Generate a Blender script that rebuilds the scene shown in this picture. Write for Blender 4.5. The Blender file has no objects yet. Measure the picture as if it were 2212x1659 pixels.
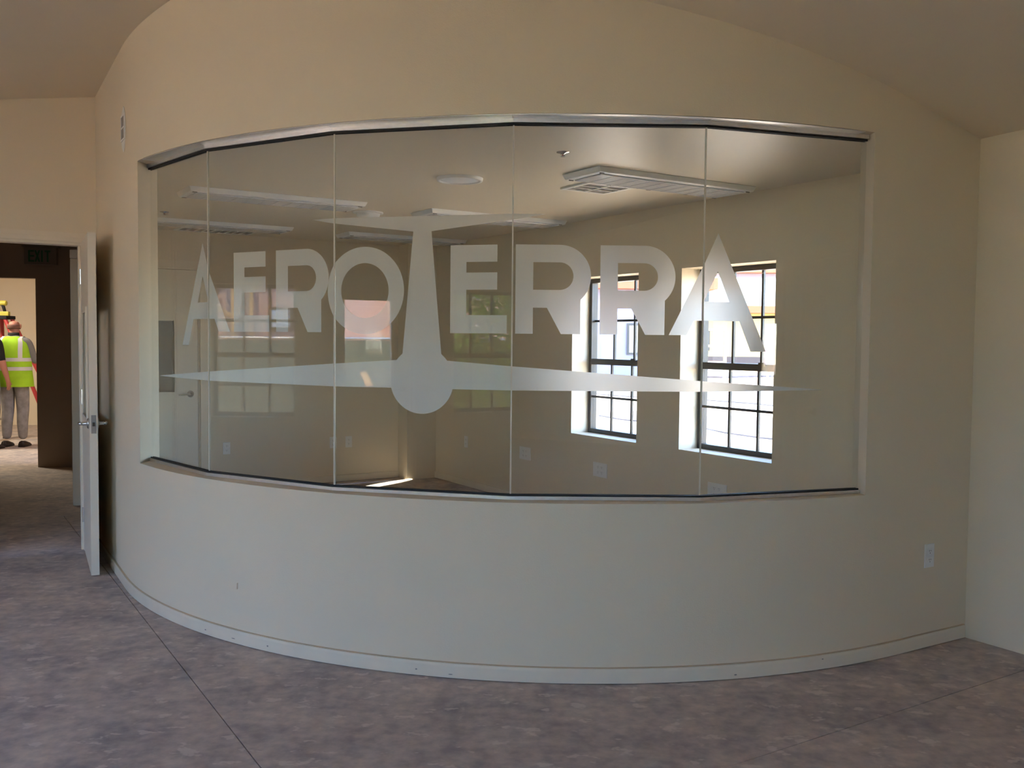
import bpy, bmesh, math, random
from mathutils import Vector, Matrix
random.seed(7)
D = bpy.data
SC = bpy.context.scene
COL = SC.collection

# ------------------------------------------------------------------ camera, sky, sun, exposure
NV = Vector((0.8455, 0.5340, 0.0))      # building grid: n (towards the right-hand outside wall)
SV = Vector((-0.5340, 0.8455, 0.0))     # building grid: s (towards the far wall)
def W(n, s, z=0.0):
    return NV * n + SV * s + Vector((0, 0, z))

PITCH, ROLL, FPX = 0.046959, 0.009369, 2018.5
cp, sp = math.cos(PITCH), math.sin(PITCH)
fw = Vector((0, cp, -sp)); up = Vector((0, sp, cp)); rt = Vector((1, 0, 0))
cr, sr = math.cos(ROLL), math.sin(ROLL)
rt2 = rt * cr + up * sr
up2 = up * cr - rt * sr
cam = D.cameras.new('camera')
camo = D.objects.new('camera', cam); COL.objects.link(camo)
camo.matrix_world = Matrix(((rt2.x, up2.x, -fw.x, 0), (rt2.y, up2.y, -fw.y, 0), (rt2.z, up2.z, -fw.z, 1.46), (0, 0, 0, 1)))
cam.sensor_fit = 'HORIZONTAL'; cam.sensor_width = 36.0
cam.lens = FPX * 36.0 / 2212.0
cam.clip_start = 0.05; cam.clip_end = 500
SC.camera = camo

world = D.worlds.new('sky'); SC.world = world; world.use_nodes = True
wn = world.node_tree.nodes; wl = world.node_tree.links
bg = wn['Background']
sky = wn.new('ShaderNodeTexSky'); sky.sky_type = 'NISHITA'
sky.sun_disc = False; sky.sun_elevation = math.radians(52); sky.sun_rotation = math.radians(120)
sky.air_density = 0.75; sky.dust_density = 0.3; sky.ozone_density = 4.0
wl.new(sky.outputs['Color'], bg.inputs['Color'])
bg.inputs['Strength'].default_value = 1.15

sun = D.lights.new('sun', 'SUN'); sun.energy = 16.0; sun.angle = math.radians(0.53); sun.color = (1.0, 0.83, 0.57)
suno = D.objects.new('sun', sun); COL.objects.link(suno)
sd = (NV * -0.34 + SV * -0.40 + Vector((0, 0, -0.86))).normalized()      # direction the sunlight travels
suno.rotation_euler = sd.to_track_quat('-Z', 'Y').to_euler()
suno.location = (0, 0, 30)

SC.view_settings.view_transform = 'Standard'; SC.view_settings.look = 'None'
SC.view_settings.gamma = 1.0; SC.view_settings.use_curve_mapping = False
SC.view_settings.exposure = 1.80
cy = SC.cycles
cy.use_adaptive_sampling = False
cy.max_bounces = 14; cy.diffuse_bounces = 8; cy.glossy_bounces = 5; cy.transmission_bounces = 8
cy.transparent_max_bounces = 24; cy.sample_clamp_indirect = 12.0
cy.caustics_reflective = False; cy.caustics_refractive = False

def portal(c, n_dir, w, h, name):
    L = D.lights.new(name, 'AREA'); L.shape = 'RECTANGLE'; L.size = w; L.size_y = h
    L.energy = 1.0
    try: L.cycles.is_portal = True
    except Exception: L.energy = 0
    o = D.objects.new(name, L); COL.objects.link(o)
    o.location = c; o.rotation_euler = n_dir.to_track_quat('-Z', 'Z').to_euler()

# ------------------------------------------------------------------ materials
def mat(name, color, rough=0.6, metal=0.0, noise=None, bump=None, spec=0.4, emit=None):
    m = D.materials.new(name); m.use_nodes = True
    nt = m.node_tree; b = nt.nodes['Principled BSDF']
    b.inputs['Base Color'].default_value = (*color, 1); b.inputs['Roughness'].default_value = rough
    b.inputs['Metallic'].default_value = metal; b.inputs['Specular IOR Level'].default_value = spec
    tc = nt.nodes.new('ShaderNodeTexCoord')
    if noise:
        sc, amt = noise
        n = nt.nodes.new('ShaderNodeTexNoise'); n.inputs['Scale'].default_value = sc; n.inputs['Detail'].default_value = 5
        nt.links.new(tc.outputs['Object'], n.inputs['Vector'])
        r = nt.nodes.new('ShaderNodeValToRGB')
        r.color_ramp.elements[0].position = 0.3; r.color_ramp.elements[1].position = 0.7
        r.color_ramp.elements[0].color = (*[max(0, c * (1 - amt)) for c in color], 1)
        r.color_ramp.elements[1].color = (*[min(1, c * (1 + amt)) for c in color], 1)
        nt.links.new(n.outputs['Fac'], r.inputs['Fac']); nt.links.new(r.outputs['Color'], b.inputs['Base Color'])
    if bump:
        sc, st = bump
        n2 = nt.nodes.new('ShaderNodeTexNoise'); n2.inputs['Scale'].default_value = sc; n2.inputs['Detail'].default_value = 4
        nt.links.new(tc.outputs['Object'], n2.inputs['Vector'])
        bp = nt.nodes.new('ShaderNodeBump'); bp.inputs['Strength'].default_value = st; bp.inputs['Distance'].default_value = 0.004
        nt.links.new(n2.outputs['Fac'], bp.inputs['Height']); nt.links.new(bp.outputs['Normal'], b.inputs['Normal'])
    return m

def glass_mat(name, tint, dirt=0.0):
    m = D.materials.new(name); m.use_nodes = True
    nt = m.node_tree; nt.nodes.clear()
    out = nt.nodes.new('ShaderNodeOutputMaterial')
    tr = nt.nodes.new('ShaderNodeBsdfTransparent'); tr.inputs['Color'].default_value = (*tint, 1)
    gl = nt.nodes.new('ShaderNodeBsdfGlossy'); gl.inputs['Roughness'].default_value = 0.0; gl.inputs['Color'].default_value = (1, 1, 1, 1)
    lw = nt.nodes.new('ShaderNodeLayerWeight'); lw.inputs['Blend'].default_value = 0.5
    pw = nt.nodes.new('ShaderNodeMath'); pw.operation = 'POWER'; pw.inputs[1].default_value = 5.0
    ml = nt.nodes.new('ShaderNodeMath'); ml.operation = 'MULTIPLY_ADD'; ml.inputs[1].default_value = 0.957; ml.inputs[2].default_value = 0.043
    mx = nt.nodes.new('ShaderNodeMixShader')
    nt.links.new(lw.outputs['Facing'], pw.inputs[0]); nt.links.new(pw.outputs[0], ml.inputs[0])
    nt.links.new(ml.outputs[0], mx.inputs['Fac']); nt.links.new(tr.outputs[0], mx.inputs[1]); nt.links.new(gl.outputs[0], mx.inputs[2])
    if dirt > 0:
        df = nt.nodes.new('ShaderNodeBsdfDiffuse'); df.inputs['Color'].default_value = (0.8, 0.82, 0.8, 1)
        m2 = nt.nodes.new('ShaderNodeMixShader'); m2.inputs['Fac'].default_value = dirt
        nt.links.new(mx.outputs[0], m2.inputs[1]); nt.links.new(df.outputs[0], m2.inputs[2]); nt.links.new(m2.outputs[0], out.inputs['Surface'])
    else:
        nt.links.new(mx.outputs[0], out.inputs['Surface'])
    return m

def film_mat(name, dcol, tcol, fac, fwd=0.0):
    m = D.materials.new(name); m.use_nodes = True
    nt = m.node_tree; nt.nodes.clear()
    out = nt.nodes.new('ShaderNodeOutputMaterial')
    df = nt.nodes.new('ShaderNodeBsdfDiffuse'); df.inputs['Color'].default_value = (*dcol, 1)
    tl = nt.nodes.new('ShaderNodeBsdfTranslucent'); tl.inputs['Color'].default_value = (*tcol, 1)
    mx = nt.nodes.new('ShaderNodeMixShader'); mx.inputs['Fac'].default_value = fac
    nt.links.new(df.outputs[0], mx.inputs[1]); nt.links.new(tl.outputs[0], mx.inputs[2])
    last = mx
    if fwd:                                   # forward-scattering lobe of etched film
        rf = nt.nodes.new('ShaderNodeBsdfRefraction'); rf.inputs['Color'].default_value = (*tcol, 1)
        rf.inputs['Roughness'].default_value = 0.62; rf.inputs['IOR'].default_value = 1.28
        m2 = nt.nodes.new('ShaderNodeMixShader'); m2.inputs['Fac'].default_value = fwd
        nt.links.new(mx.outputs[0], m2.inputs[1]); nt.links.new(rf.outputs[0], m2.inputs[2]); last = m2
    nt.links.new(last.outputs[0], out.inputs['Surface'])
    return m

def screen_mat(name, color, opacity):
    m = D.materials.new(name); m.use_nodes = True
    nt = m.node_tree; nt.nodes.clear()
    out = nt.nodes.new('ShaderNodeOutputMaterial')
    tr = nt.nodes.new('ShaderNodeBsdfTransparent')
    df = nt.nodes.new('ShaderNodeBsdfDiffuse'); df.inputs['Color'].default_value = (*color, 1)
    mx = nt.nodes.new('ShaderNodeMixShader'); mx.inputs['Fac'].default_value = opacity
    nt.links.new(tr.outputs[0], mx.inputs[1]); nt.links.new(df.outputs[0], mx.inputs[2]); nt.links.new(mx.outputs[0], out.inputs['Surface'])
    return m

def floor_mat():
    m = D.materials.new('dusty_concrete'); m.use_nodes = True
    nt = m.node_tree; b = nt.nodes['Principled BSDF']; N = nt.nodes.new; Lk = nt.links.new
    geo = N('ShaderNodeNewGeometry')
    n1 = N('ShaderNodeTexNoise'); n1.inputs['Scale'].default_value = 3.2; n1.inputs['Detail'].default_value = 8; n1.inputs['Roughness'].default_value = 0.65
    n2 = N('ShaderNodeTexNoise'); n2.inputs['Scale'].default_value = 17; n2.inputs['Detail'].default_value = 6
    n3 = N('ShaderNodeTexNoise'); n3.inputs['Scale'].default_value = 9; n3.inputs['Detail'].default_value = 3; n3.inputs['Roughness'].default_value = 0.6
    mp = N('ShaderNodeMapping'); mp.inputs['Location'].default_value = (5.2, 3.1, 0); mp.inputs['Scale'].default_value = (1.0, 1.4, 1)
    Lk(geo.outputs['Position'], n1.inputs['Vector']); Lk(geo.outputs['Position'], n2.inputs['Vector'])
    Lk(geo.outputs['Position'], mp.inputs['Vector']); Lk(mp.outputs[0], n3.inputs['Vector'])
    r1 = N('ShaderNodeValToRGB'); e = r1.color_ramp.elements
    e[0].position = 0.34; e[0].color = (0.345, 0.305, 0.295, 1); e[1].position = 0.68; e[1].color = (0.60, 0.50, 0.43, 1)
    x = r1.color_ramp.elements.new(0.5); x.color = (0.475, 0.405, 0.365, 1)
    Lk(n1.outputs['Fac'], r1.inputs['Fac'])
    r2 = N('ShaderNodeValToRGB'); r2.color_ramp.elements[0].position = 0.35; r2.color_ramp.elements[1].position = 0.65
    r2.color_ramp.elements[0].color = (0.80, 0.80, 0.82, 1); r2.color_ramp.elements[1].color = (1.12, 1.10, 1.08, 1)
    Lk(n2.outputs['Fac'], r2.inputs['Fac'])
    mu = N('ShaderNodeMix'); mu.data_type = 'RGBA'; mu.blend_type = 'MULTIPLY'; mu.inputs[0].default_value = 0.9
    Lk(r1.outputs['Color'], mu.inputs[6]); Lk(r2.outputs['Color'], mu.inputs[7])
    r3 = N('ShaderNodeValToRGB'); r3.color_ramp.elements[0].position = 0.60; r3.color_ramp.elements[1].position = 0.645
    r3.color_ramp.elements[0].color = (0, 0, 0, 1); r3.color_ramp.elements[1].color = (0.5, 0.5, 0.5, 1)
    Lk(n3.outputs['Fac'], r3.inputs['Fac'])
    mx = N('ShaderNodeMix'); mx.data_type = 'RGBA'; Lk(r3.outputs['Color'], mx.inputs[0])
    Lk(mu.outputs[2], mx.inputs[6]); mx.inputs[7].default_value = (0.74, 0.64, 0.57, 1)
    Lk(mx.outputs[2], b.inputs['Base Color'])
    b.inputs['Roughness'].default_value = 0.72; b.inputs['Specular IOR Level'].default_value = 0.3
    bp = N('ShaderNodeBump'); bp.inputs['Strength'].default_value = 0.15; bp.inputs['Distance'].default_value = 0.003
    Lk(n2.outputs['Fac'], bp.inputs['Height']); Lk(bp.outputs['Normal'], b.inputs['Normal'])
    return m

M = {}
M['wall'] = mat('painted_drywall', (0.72, 0.63, 0.485), 0.62, noise=(1.3, 0.012), bump=(160, 0.16), spec=0.3)
M['ceil'] = mat('ceiling_paint', (0.72, 0.63, 0.485), 0.6, noise=(1.3, 0.012), bump=(160, 0.16), spec=0.3)
M['inceil'] = mat('semi_gloss_ceiling_paint', (0.72, 0.635, 0.50), 0.42, bump=(120, 0.12), spec=0.45)
M['trim'] = mat('painted_trim', (0.74, 0.66, 0.53), 0.45, noise=(9, 0.03), spec=0.4)
M['door'] = mat('painted_door', (0.74, 0.68, 0.57), 0.5, noise=(3, 0.01), spec=0.3)
M['caulk'] = mat('dried_caulk', (0.58, 0.45, 0.31), 0.7)
M['floor'] = floor_mat()
M['dark'] = mat('joint_dirt', (0.10, 0.07, 0.06), 0.9)
M['alu'] = mat('mill_aluminium', (0.84, 0.83, 0.83), 0.33, 1.0, noise=(40, 0.04))
M['gasket'] = mat('black_rubber', (0.012, 0.010, 0.011), 0.6)
M['glass'] = glass_mat('green_tinted_glass', (0.935, 0.945, 0.925))
M['winglass'] = glass_mat('clear_window_glass', (0.97, 0.98, 0.975))
M['film'] = film_mat('frosted_vinyl', (0.42, 0.45, 0.45), (0.90, 0.91, 0.88), 0.86, 0.45)
M['seam'] = film_mat('silicone_seam', (0.80, 0.76, 0.68), (0.95, 0.92, 0.85), 0.4)
M['bronze'] = mat('bronze_window_frame', (0.050, 0.042, 0.038), 0.4, 0.2)
M['screen'] = screen_mat('insect_screen', (0.07, 0.07, 0.07), 0.32)
M['fixture'] = mat('white_enamel', (0.82, 0.83, 0.85), 0.35)
M['lens'] = mat('prismatic_acrylic', (0.74, 0.75, 0.80), 0.10, noise=(25, 0.05), spec=0.6)
M['clip'] = mat('grey_clip', (0.16, 0.15, 0.14), 0.5)
M['plate'] = mat('white_plastic', (0.80, 0.79, 0.77), 0.4)
M['slot'] = mat('dark_slot', (0.06, 0.055, 0.05), 0.8)
M['chrome'] = mat('satin_nickel', (0.66, 0.66, 0.66), 0.22, 1.0)
M['steel'] = mat('galvanised_steel', (0.55, 0.56, 0.57), 0.4, 0.9)
M['corr'] = mat('shade_darkened_paint', (0.39, 0.315, 0.245), 0.65, noise=(2, 0.02), bump=(160, 0.1))  # wall paint darkened, the corridor's lack of light put into the colour
M['exitbox'] = mat('exit_sign_housing', (0.22, 0.19, 0.16), 0.5)
M['green'] = mat('exit_green', (0.02, 0.13, 0.055), 0.4)
M['patch'] = mat('joint_compound', (0.74, 0.74, 0.70), 0.8)
M['hole'] = mat('grey_cover', (0.26, 0.24, 0.22), 0.6)
M['ground'] = mat('sandy_ground', (0.58, 0.42, 0.27), 0.9, noise=(0.6, 0.12))
M['dirt'] = mat('packed_dirt', (0.49, 0.42, 0.35), 0.95, noise=(0.8, 0.12))
M['concrete'] = mat('pale_concrete', (0.72, 0.66, 0.58), 0.9, noise=(1, 0.06))
M['gravel'] = mat('grey_gravel', (0.10, 0.095, 0.105), 0.95, noise=(3, 0.4))
M['pink'] = mat('terracotta_stucco', (0.56, 0.37, 0.34), 0.9, noise=(0.8, 0.05))
M['yellow'] = mat('yellow_stucco', (0.40, 0.29, 0.13), 0.9)
M['lilac'] = mat('lilac_stucco', (0.22, 0.19, 0.24), 0.9)
M['rooft'] = mat('roof_tile', (0.30, 0.29, 0.31), 0.8)
M['fascia'] = mat('orange_fascia', (0.34, 0.11, 0.05), 0.8)
M['brown'] = mat('brown_base_course', (0.10, 0.07, 0.06), 0.9)
M['fabric'] = mat('fence_screen_fabric', (0.10, 0.13, 0.11), 0.9, noise=(2, 0.15))
M['wood'] = mat('raw_lumber', (0.66, 0.44, 0.22), 0.8, noise=(6, 0.12))
M['bark'] = mat('tree_bark', (0.13, 0.09, 0.06), 0.95, noise=(8, 0.3))
M['leaf'] = mat('green_leaf', (0.30, 0.46, 0.10), 0.5, noise=(3, 0.5))
M['bluebox'] = mat('pale_blue_panel', (0.46, 0.58, 0.74), 0.5)
M['winpane'] = mat('dark_window_glass', (0.10, 0.12, 0.15), 0.05, spec=0.8)
M['skin'] = mat('skin', (0.46, 0.20, 0.14), 0.55)
M['hair'] = mat('cropped_hair', (0.16, 0.075, 0.055), 0.8)
M['vest'] = mat('lime_high_visibility_cloth', (0.36, 0.62, 0.02), 0.8, noise=(7, 0.10))
M['band'] = mat('silver_reflective_tape', (0.60, 0.57, 0.55), 0.35)
M['jeans'] = mat('faded_grey_denim', (0.26, 0.245, 0.24), 0.9, noise=(14, 0.22))
M['shirtg'] = mat('grey_shirt', (0.20, 0.19, 0.18), 0.9)
M['black'] = mat('black_cloth', (0.012, 0.011, 0.012), 0.9)
M['shoe'] = mat('dark_leather', (0.028, 0.018, 0.015), 0.6)
M['red'] = mat('red_fibreglass', (0.40, 0.035, 0.035), 0.5)
M['drill'] = mat('yellow_tool_plastic', (0.50, 0.42, 0.06), 0.5)
M['pinkflag'] = mat('hot_pink_marker', (0.85, 0.12, 0.42), 0.6)

# ------------------------------------------------------------------ helpers
def tag(o, label=None, cat=None, group=None, kind=None):
    if label: o['label'] = label
    if cat: o['category'] = cat
    if group: o['group'] = group
    if kind: o['kind'] = kind
    return o

def link(name, bm, material, parent=None, smooth=False):
    me = D.meshes.new(name)
    bmesh.ops.recalc_face_normals(bm, faces=bm.faces[:])
    bm.to_mesh(me); bm.free()
    for m in (material if isinstance(material, (list, tuple)) else [material]): me.materials.append(m)
    if smooth:
        for p in me.polygons: p.use_smooth = True
    o = D.objects.new(name, me); COL.objects.link(o)
    if parent: o.parent = parent
    return o

def empty(name, loc=(0, 0, 0), rz=0.0):
    o = D.objects.new(name, None); COL.objects.link(o)
    o.location = loc; o.rotation_euler = (0, 0, rz); o.empty_display_size = 0.1
    return o

def prism(bm, pts, z0, z1):
    """vertical prism; pts plan polygon (x,y); z0/z1 numbers or callables(x,y)"""
    f0 = z0 if callable(z0) else (lambda x, y: z0)
    f1 = z1 if callable(z1) else (lambda x, y: z1)
    a = [bm.verts.new((p[0], p[1], f0(p[0], p[1]))) for p in pts]
    b = [bm.verts.new((p[0], p[1], f1(p[0], p[1]))) for p in pts]
    n = len(pts)
    bm.faces.new(list(reversed(a))); bm.faces.new(b)
    for i in range(n):
        j = (i + 1) % n
        bm.faces.new((a[i], a[j], b[j], b[i]))

def hexa(bm, o, ex, ey, ez):
    """box with corner o and edge vectors"""
    o, ex, ey, ez = Vector(o), Vector(ex), Vector(ey), Vector(ez)
    v = [bm.verts.new(o + ex * i + ey * j + ez * k) for k in (0, 1) for j in (0, 1) for i in (0, 1)]
    for f in ((0, 2, 3, 1), (4, 5, 7, 6), (0, 1, 5, 4), (2, 6, 7, 3), (0, 4, 6, 2), (1, 3, 7, 5)):
        bm.faces.new([v[i] for i in f])
    return v

def nbox(bm, n0, n1, s0, s1, z0, z1):
    hexa(bm, W(n0, s0, z0), NV * (n1 - n0), SV * (s1 - s0), (0, 0, z1 - z0))

def box(bm, x0, x1, y0, y1, z0, z1):
    hexa(bm, (x0, y0, z0), (x1 - x0, 0, 0), (0, y1 - y0, 0), (0, 0, z1 - z0))

def bevel(bm, w, seg=2):
    bmesh.ops.bevel(bm, geom=bm.edges[:], offset=w, segments=seg, affect='EDGES', profile=0.6)

def lathe(bm, prof, seg=24, mtx=None):
    rings = []
    for r, z in prof:
        if r < 1e-6: rings.append([bm.verts.new((0, 0, z))])
        else: rings.append([bm.verts.new((r * math.cos(2 * math.pi * i / seg), r * math.sin(2 * math.pi * i / seg), z)) for i in range(seg)])
    for a, b in zip(rings[:-1], rings[1:]):
        for i in range(seg):
            j = (i + 1) % seg
            if len(a) == 1 and len(b) == 1: continue
            if len(a) == 1: bm.faces.new((a[0], b[j], b[i]))
            elif len(b) == 1: bm.faces.new((a[i], a[j], b[0]))
            else: bm.faces.new((a[i], a[j], b[j], b[i]))
    if mtx is not None: bmesh.ops.transform(bm, matrix=mtx, verts=bm.verts[:])

def tube(bm, pts, r, seg=8):
    pts = [Vector(p) for p in pts]
    rs = r if isinstance(r, (list, tuple)) else [r] * len(pts)
    rings = []
    for i, p in enumerate(pts):
        d = (pts[min(i + 1, len(pts) - 1)] - pts[max(i - 1, 0)]).normalized()
        u = d.cross(Vector((0, 0, 1)))
        if u.length < 1e-3: u = d.cross(Vector((1, 0, 0)))
        u.normalize(); v = d.cross(u)
        rings.append([bm.verts.new(p + (u * math.cos(2 * math.pi * k / seg) + v * math.sin(2 * math.pi * k / seg)) * rs[i]) for k in range(seg)])
    for a, b in zip(rings[:-1], rings[1:]):
        for k in range(seg):
            bm.faces.new((a[k], a[(k + 1) % seg], b[(k + 1) % seg], b[k]))
    bm.faces.new(list(reversed(rings[0]))); bm.faces.new(rings[-1])

def copy_tree(o, parent=None):
    c = o.copy(); COL.objects.link(c)
    if parent: c.parent = parent
    for ch in list(o.children): copy_tree(ch, c)
    return c

def axis_frame(origin, ax, outward):
    """local frame: x = ax (along wall), y = outward, z up"""
    ax = Vector(ax).normalized(); y = Vector(outward).normalized(); z = Vector((0, 0, 1))
    o = Vector(origin)
    return Matrix(((ax.x, y.x, z.x, o.x), (ax.y, y.y, z.y, o.y), (ax.z, y.z, z.z, o.z), (0, 0, 0, 1)))

# ------------------------------------------------------------------ plan of the rooms
C0 = Vector((0.3127, 6.869)); RO, RI = 2.95, 2.81
def arc(a, R): a = math.radians(a); return (C0.x + R * math.cos(a), C0.y + R * math.sin(a))
LC, LT = (-2.82, 6.36), arc(211, RO)
RT_, RC = arc(301, RO), (2.27, 4.60)
SE = [(-2.0349, 5.2193), (-1.5054, 4.6417), (-0.8040, 4.2314), (-0.0021, 4.0257), (0.8192, 4.0395), (1.5957, 4.2869)]
N_W, N_R, N_RW, S_LW, S_BACK = -3.10, 4.37, 4.57, 8.95, -5.2
ICEIL = 2.435
def zc(x, y):
    zl = 3.07 + 0.159 * (x + 2.69) + 0.066 * (y - 6.142)
    zr = 2.455 + 0.23 * (0.76 * (2.285 - x) + 0.65 * (4.609 - y))
    return min(zl, zr)
def ztop(x, y): return zc(x, y) + 0.03

def wall_run(bm, p0, p1, th, z0, z1, holes=()):
    """wall along p0->p1 (plan), thickness vector th, rectangular holes (t0,t1,za,zb) in metres along"""
    p0, p1, th = Vector(p0).to_2d(), Vector(p1).to_2d(), Vector(th).to_2d()
    L = (p1 - p0).length; u = (p1 - p0) / L
    cuts = sorted({0.0, L} | {h[0] for h in holes} | {h[1] for h in holes})
    if callable(z1):
        fine = []
        for a, b in zip(cuts[:-1], cuts[1:]):
            n = max(1, int((b - a) / 0.2)); fine += [a + (b - a) * i / n for i in range(n)]
        cuts = fine + [L]
    for a, b in zip(cuts[:-1], cuts[1:]):
        q = [p0 + u * a, p0 + u * b, p0 + u * b + th, p0 + u * a + th]
        hs = sorted([h for h in holes if h[0] <= a + 1e-6 and h[1] >= b - 1e-6], key=lambda h: h[2])
        lo = z0
        for h in hs:
            if h[2] > (lo if not callable(lo) else 0) + 1e-4: prism(bm, q, lo, h[2])
            lo = h[3]
        prism(bm, q, lo, z1)

# ---- floor: concrete slabs between saw-cut joints
def mainfloor():
    bm = bmesh.new()
    hexa(bm, W(-6.2, -5.6, -0.16), NV * 11.6, SV * 24, (0, 0, 0.12))
    fl = tag(link('floor', bm, M['dark']), kind='structure')
    ss = [-5.5, 2.26, 8.3, 18.2]
    g = 0.0022
    for j in range(3):
        ns = [-6.2, 0.95, 4.85] if j < 2 else [-6.2, 4.85]
        for i in range(len(ns) - 1):
            bm = bmesh.new()
            nbox(bm, ns[i] + g, ns[i + 1] - g, ss[j] + g, ss[j + 1] - g, -0.039, 0.0)
            link('slab', bm, M['floor'], fl)
mainfloor()

# ---- curved wall with its long glazed opening
def band(bm, outer, inner, z0, z1):
    for i in range(len(outer) - 1):
        prism(bm, [outer[i], outer[i + 1], inner[i + 1], inner[i]], z0, z1)
def lerp(a, b, t): return a + (b - a) * t
Z_SILL, Z_HEAD = 0.771, 2.402
A0, A1, I0, I1 = 217.7, 296.1, 215.0, 297.4
d211 = Vector((math.cos(math.radians(211)), math.sin(math.radians(211)))); d301 = Vector((math.cos(math.radians(301)), math.sin(math.radians(301))))
def curved_wall():
    bm = bmesh.new()
    # left pier
    outer = [LC, LT] + [arc(lerp(211, A0, t / 4), RO) for t in range(1, 5)]
    inner = [(LC[0] - d211.x * .14, LC[1] - d211.y * .14), arc(211, RI)] + [arc(lerp(211, I0, t / 4), RI) for t in range(1, 5)]
    band(bm, outer, inner, 0, ztop)
    # middle: below and above the opening
    K = 64
    outer = [arc(lerp(A0, A1, t / K), RO) for t in range(K + 1)]; inner = [arc(lerp(I0, I1, t / K), RI) for t in range(K + 1)]
    band(bm, outer, inner, 0, Z_SILL); band(bm, outer, inner, Z_HEAD, ztop)
    # right pier and short straight return
    ext = (RC[0] + 0.857 * 0.22, RC[1] + 0.515 * 0.22)
    outer = [arc(lerp(A1, 301, t / 4), RO) for t in range(5)] + [RC, ext]
    inner = [arc(lerp(I1, 301, t / 4), RI) for t in range(5)] + [(RC[0] - d301.x * .14, RC[1] - d301.y * .14), (ext[0] - d301.x * .14, ext[1] - d301.y * .14)]
    band(bm, outer, inner, 0, ztop)
    bmesh.ops.remove_doubles(bm, verts=bm.verts[:], dist=1e-5)
    # drop inner partition faces
    seen = {}
    for f in bm.faces:
        k = tuple(sorted(v.index for v in f.verts)); 
    bm.verts.index_update()
    for f in bm.faces:
        k = tuple(sorted(v.index for v in f.verts)); seen.setdefault(k, []).append(f)
    bmesh.ops.delete(bm, geom=[f for fs in seen.values() if len(fs) > 1 for f in fs], context='FACES_ONLY')
    return tag(link('wall_front', bm, M['wall']), kind='structure')
wall_front = curved_wall()

# baseboard following the curve
def curved_baseboard():
    path = [LC, LT] + [arc(lerp(211, 301, t / 60), RO) for t in range(1, 61)] + [(RC[0] - .012, RC[1] - .006)]
    out = []
    for i, p in enumerate(path):
        a = Vector(path[max(0, i - 1)]); b = Vector(path[min(len(path) - 1, i + 1)]); d = (b - a).normalized()
        out.append(Vector((d.y, -d.x)))
    bm = bmesh.new(); bm2 = bmesh.new()
    def ring(b, prof):
        rows = [[b.verts.new((p[0] + n.x * q[0], p[1] + n.y * q[0], q[1])) for q in prof] for p, n in zip(path, out)]
        for r0, r1 in zip(rows[:-1], rows[1:]):
            for k in range(len(prof)):
                b.faces.new((r0[k], r0[(k + 1) % len(prof)], r1[(k + 1) % len(prof)], r1[k]))
        b.faces.new(list(reversed(rows[0]))); b.faces.new(rows[-1])
    ring(bm, [(0.0005, 0.004), (0.012, 0.004), (0.013, 0.055), (0.011, 0.0665), (0.0005, 0.0685)])
    bb = tag(link('baseboard_front', bm, M['trim']), kind='structure')
    ring(bm2, [(0.0004, 0.0688), (0.009, 0.0675), (0.0095, 0.0695), (0.0004, 0.0712)])
    tag(link('caulk_line', bm2, M['caulk'], bb), label='tan dried caulk line along the baseboard top')
    # scuffs on the baseboard face and one on the wall
    for k, (ang, z, w, h) in enumerate([(232.5, .028, .012, .006), (236.6, .026, .026, .004), (241.0, .030, .010, .008), (256, .03, .01, .006), (259, .02, .02, .004), (283, .022, .014, .006), (291.5, .05, .01, .005)]):
        b = bmesh.new(); p = Vector(arc(ang, RO + .0131)); t = Vector((-math.sin(math.radians(ang)), math.cos(math.radians(ang)), 0))
        rr = Vector((math.cos(math.radians(ang)), math.sin(math.radians(ang)), 0))
        q = [p.to_3d() + t * (w * math.cos(x) * .5) + Vector((0, 0, z + h * math.sin(x) * .5)) for x in [i * math.pi / 4 + .3 * (i % 2) for i in range(8)]]
        va = [b.verts.new(x) for x in q]; vb = [b.verts.new(x + rr * .0008) for x in q]
        b.faces.new(va); b.faces.new(vb)
        for i in range(8): b.faces.new((va[i], va[(i + 1) % 8], vb[(i + 1) % 8], vb[i]))
        link('scuff', b, M['hole'], bb)
    return bb
curved_baseboard()
b = bmesh.new()
hexa(b, (-1.302, 4.398, 0.262), (0.006, -0.004, 0.003), (0.0015, 0.001, 0.03), (-.0012, -.0014, 0))
tag(link('scratch', b, M['caulk'], wall_front), label='small brown vertical scratch in the paint')

# ---- other main-room walls
def simple_wall(name, *runs, material='wall'):
    bm = bmesh.new()
    for r in runs: wall_run(bm, *r)
    return tag(link(name, bm, M[material]), kind='structure')
DOOR_T0, DOOR_W = 0.08, 0.93          # first door: start along left wall from the corner, width
lw_end = Vector(LC) - NV.to_2d() * 4.12
simple_wall('wall_left', (LC, lw_end, SV.to_2d() * 0.12, 0.0, ztop, [(DOOR_T0, DOOR_T0 + DOOR_W, 0.0, 2.085)]))
WIN_WL = [(5.54, 6.40, 0.69, 1.98), (0.35, 1.19, 0.69, 1.98)]
WIN_WX = [(3.05, 4.75, 0.25, 2.42), (-3.00, 0.0, 0.35, 2.64)]  # unseen windows added to bring more daylight into the main room
WIN_BK = []
DW0, DW1 = 1.60, 2.51                      # half-glazed outside door
S0 = W(N_W, 6.95); 
simple_wall('wall_west', (W(N_W, 7.1).to_2d(), W(N_W, S_BACK - .2).to_2d(), -NV.to_2d() * 0.24, 0.0, ztop,
            [(7.1 - w[1], 7.1 - w[0], w[2], w[3]) for w in WIN_WL + WIN_WX] + [(7.1 - DW1, 7.1 - DW0, 0.0, 2.09)]))
simple_wall('wall_back', (W(N_W, S_BACK).to_2d(), W(N_R, S_BACK).to_2d(), -SV.to_2d() * 0.15, 0.0, ztop, [(w[0] - N_W, w[1] - N_W, w[2], w[3]) for w in WIN_BK]))
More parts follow.
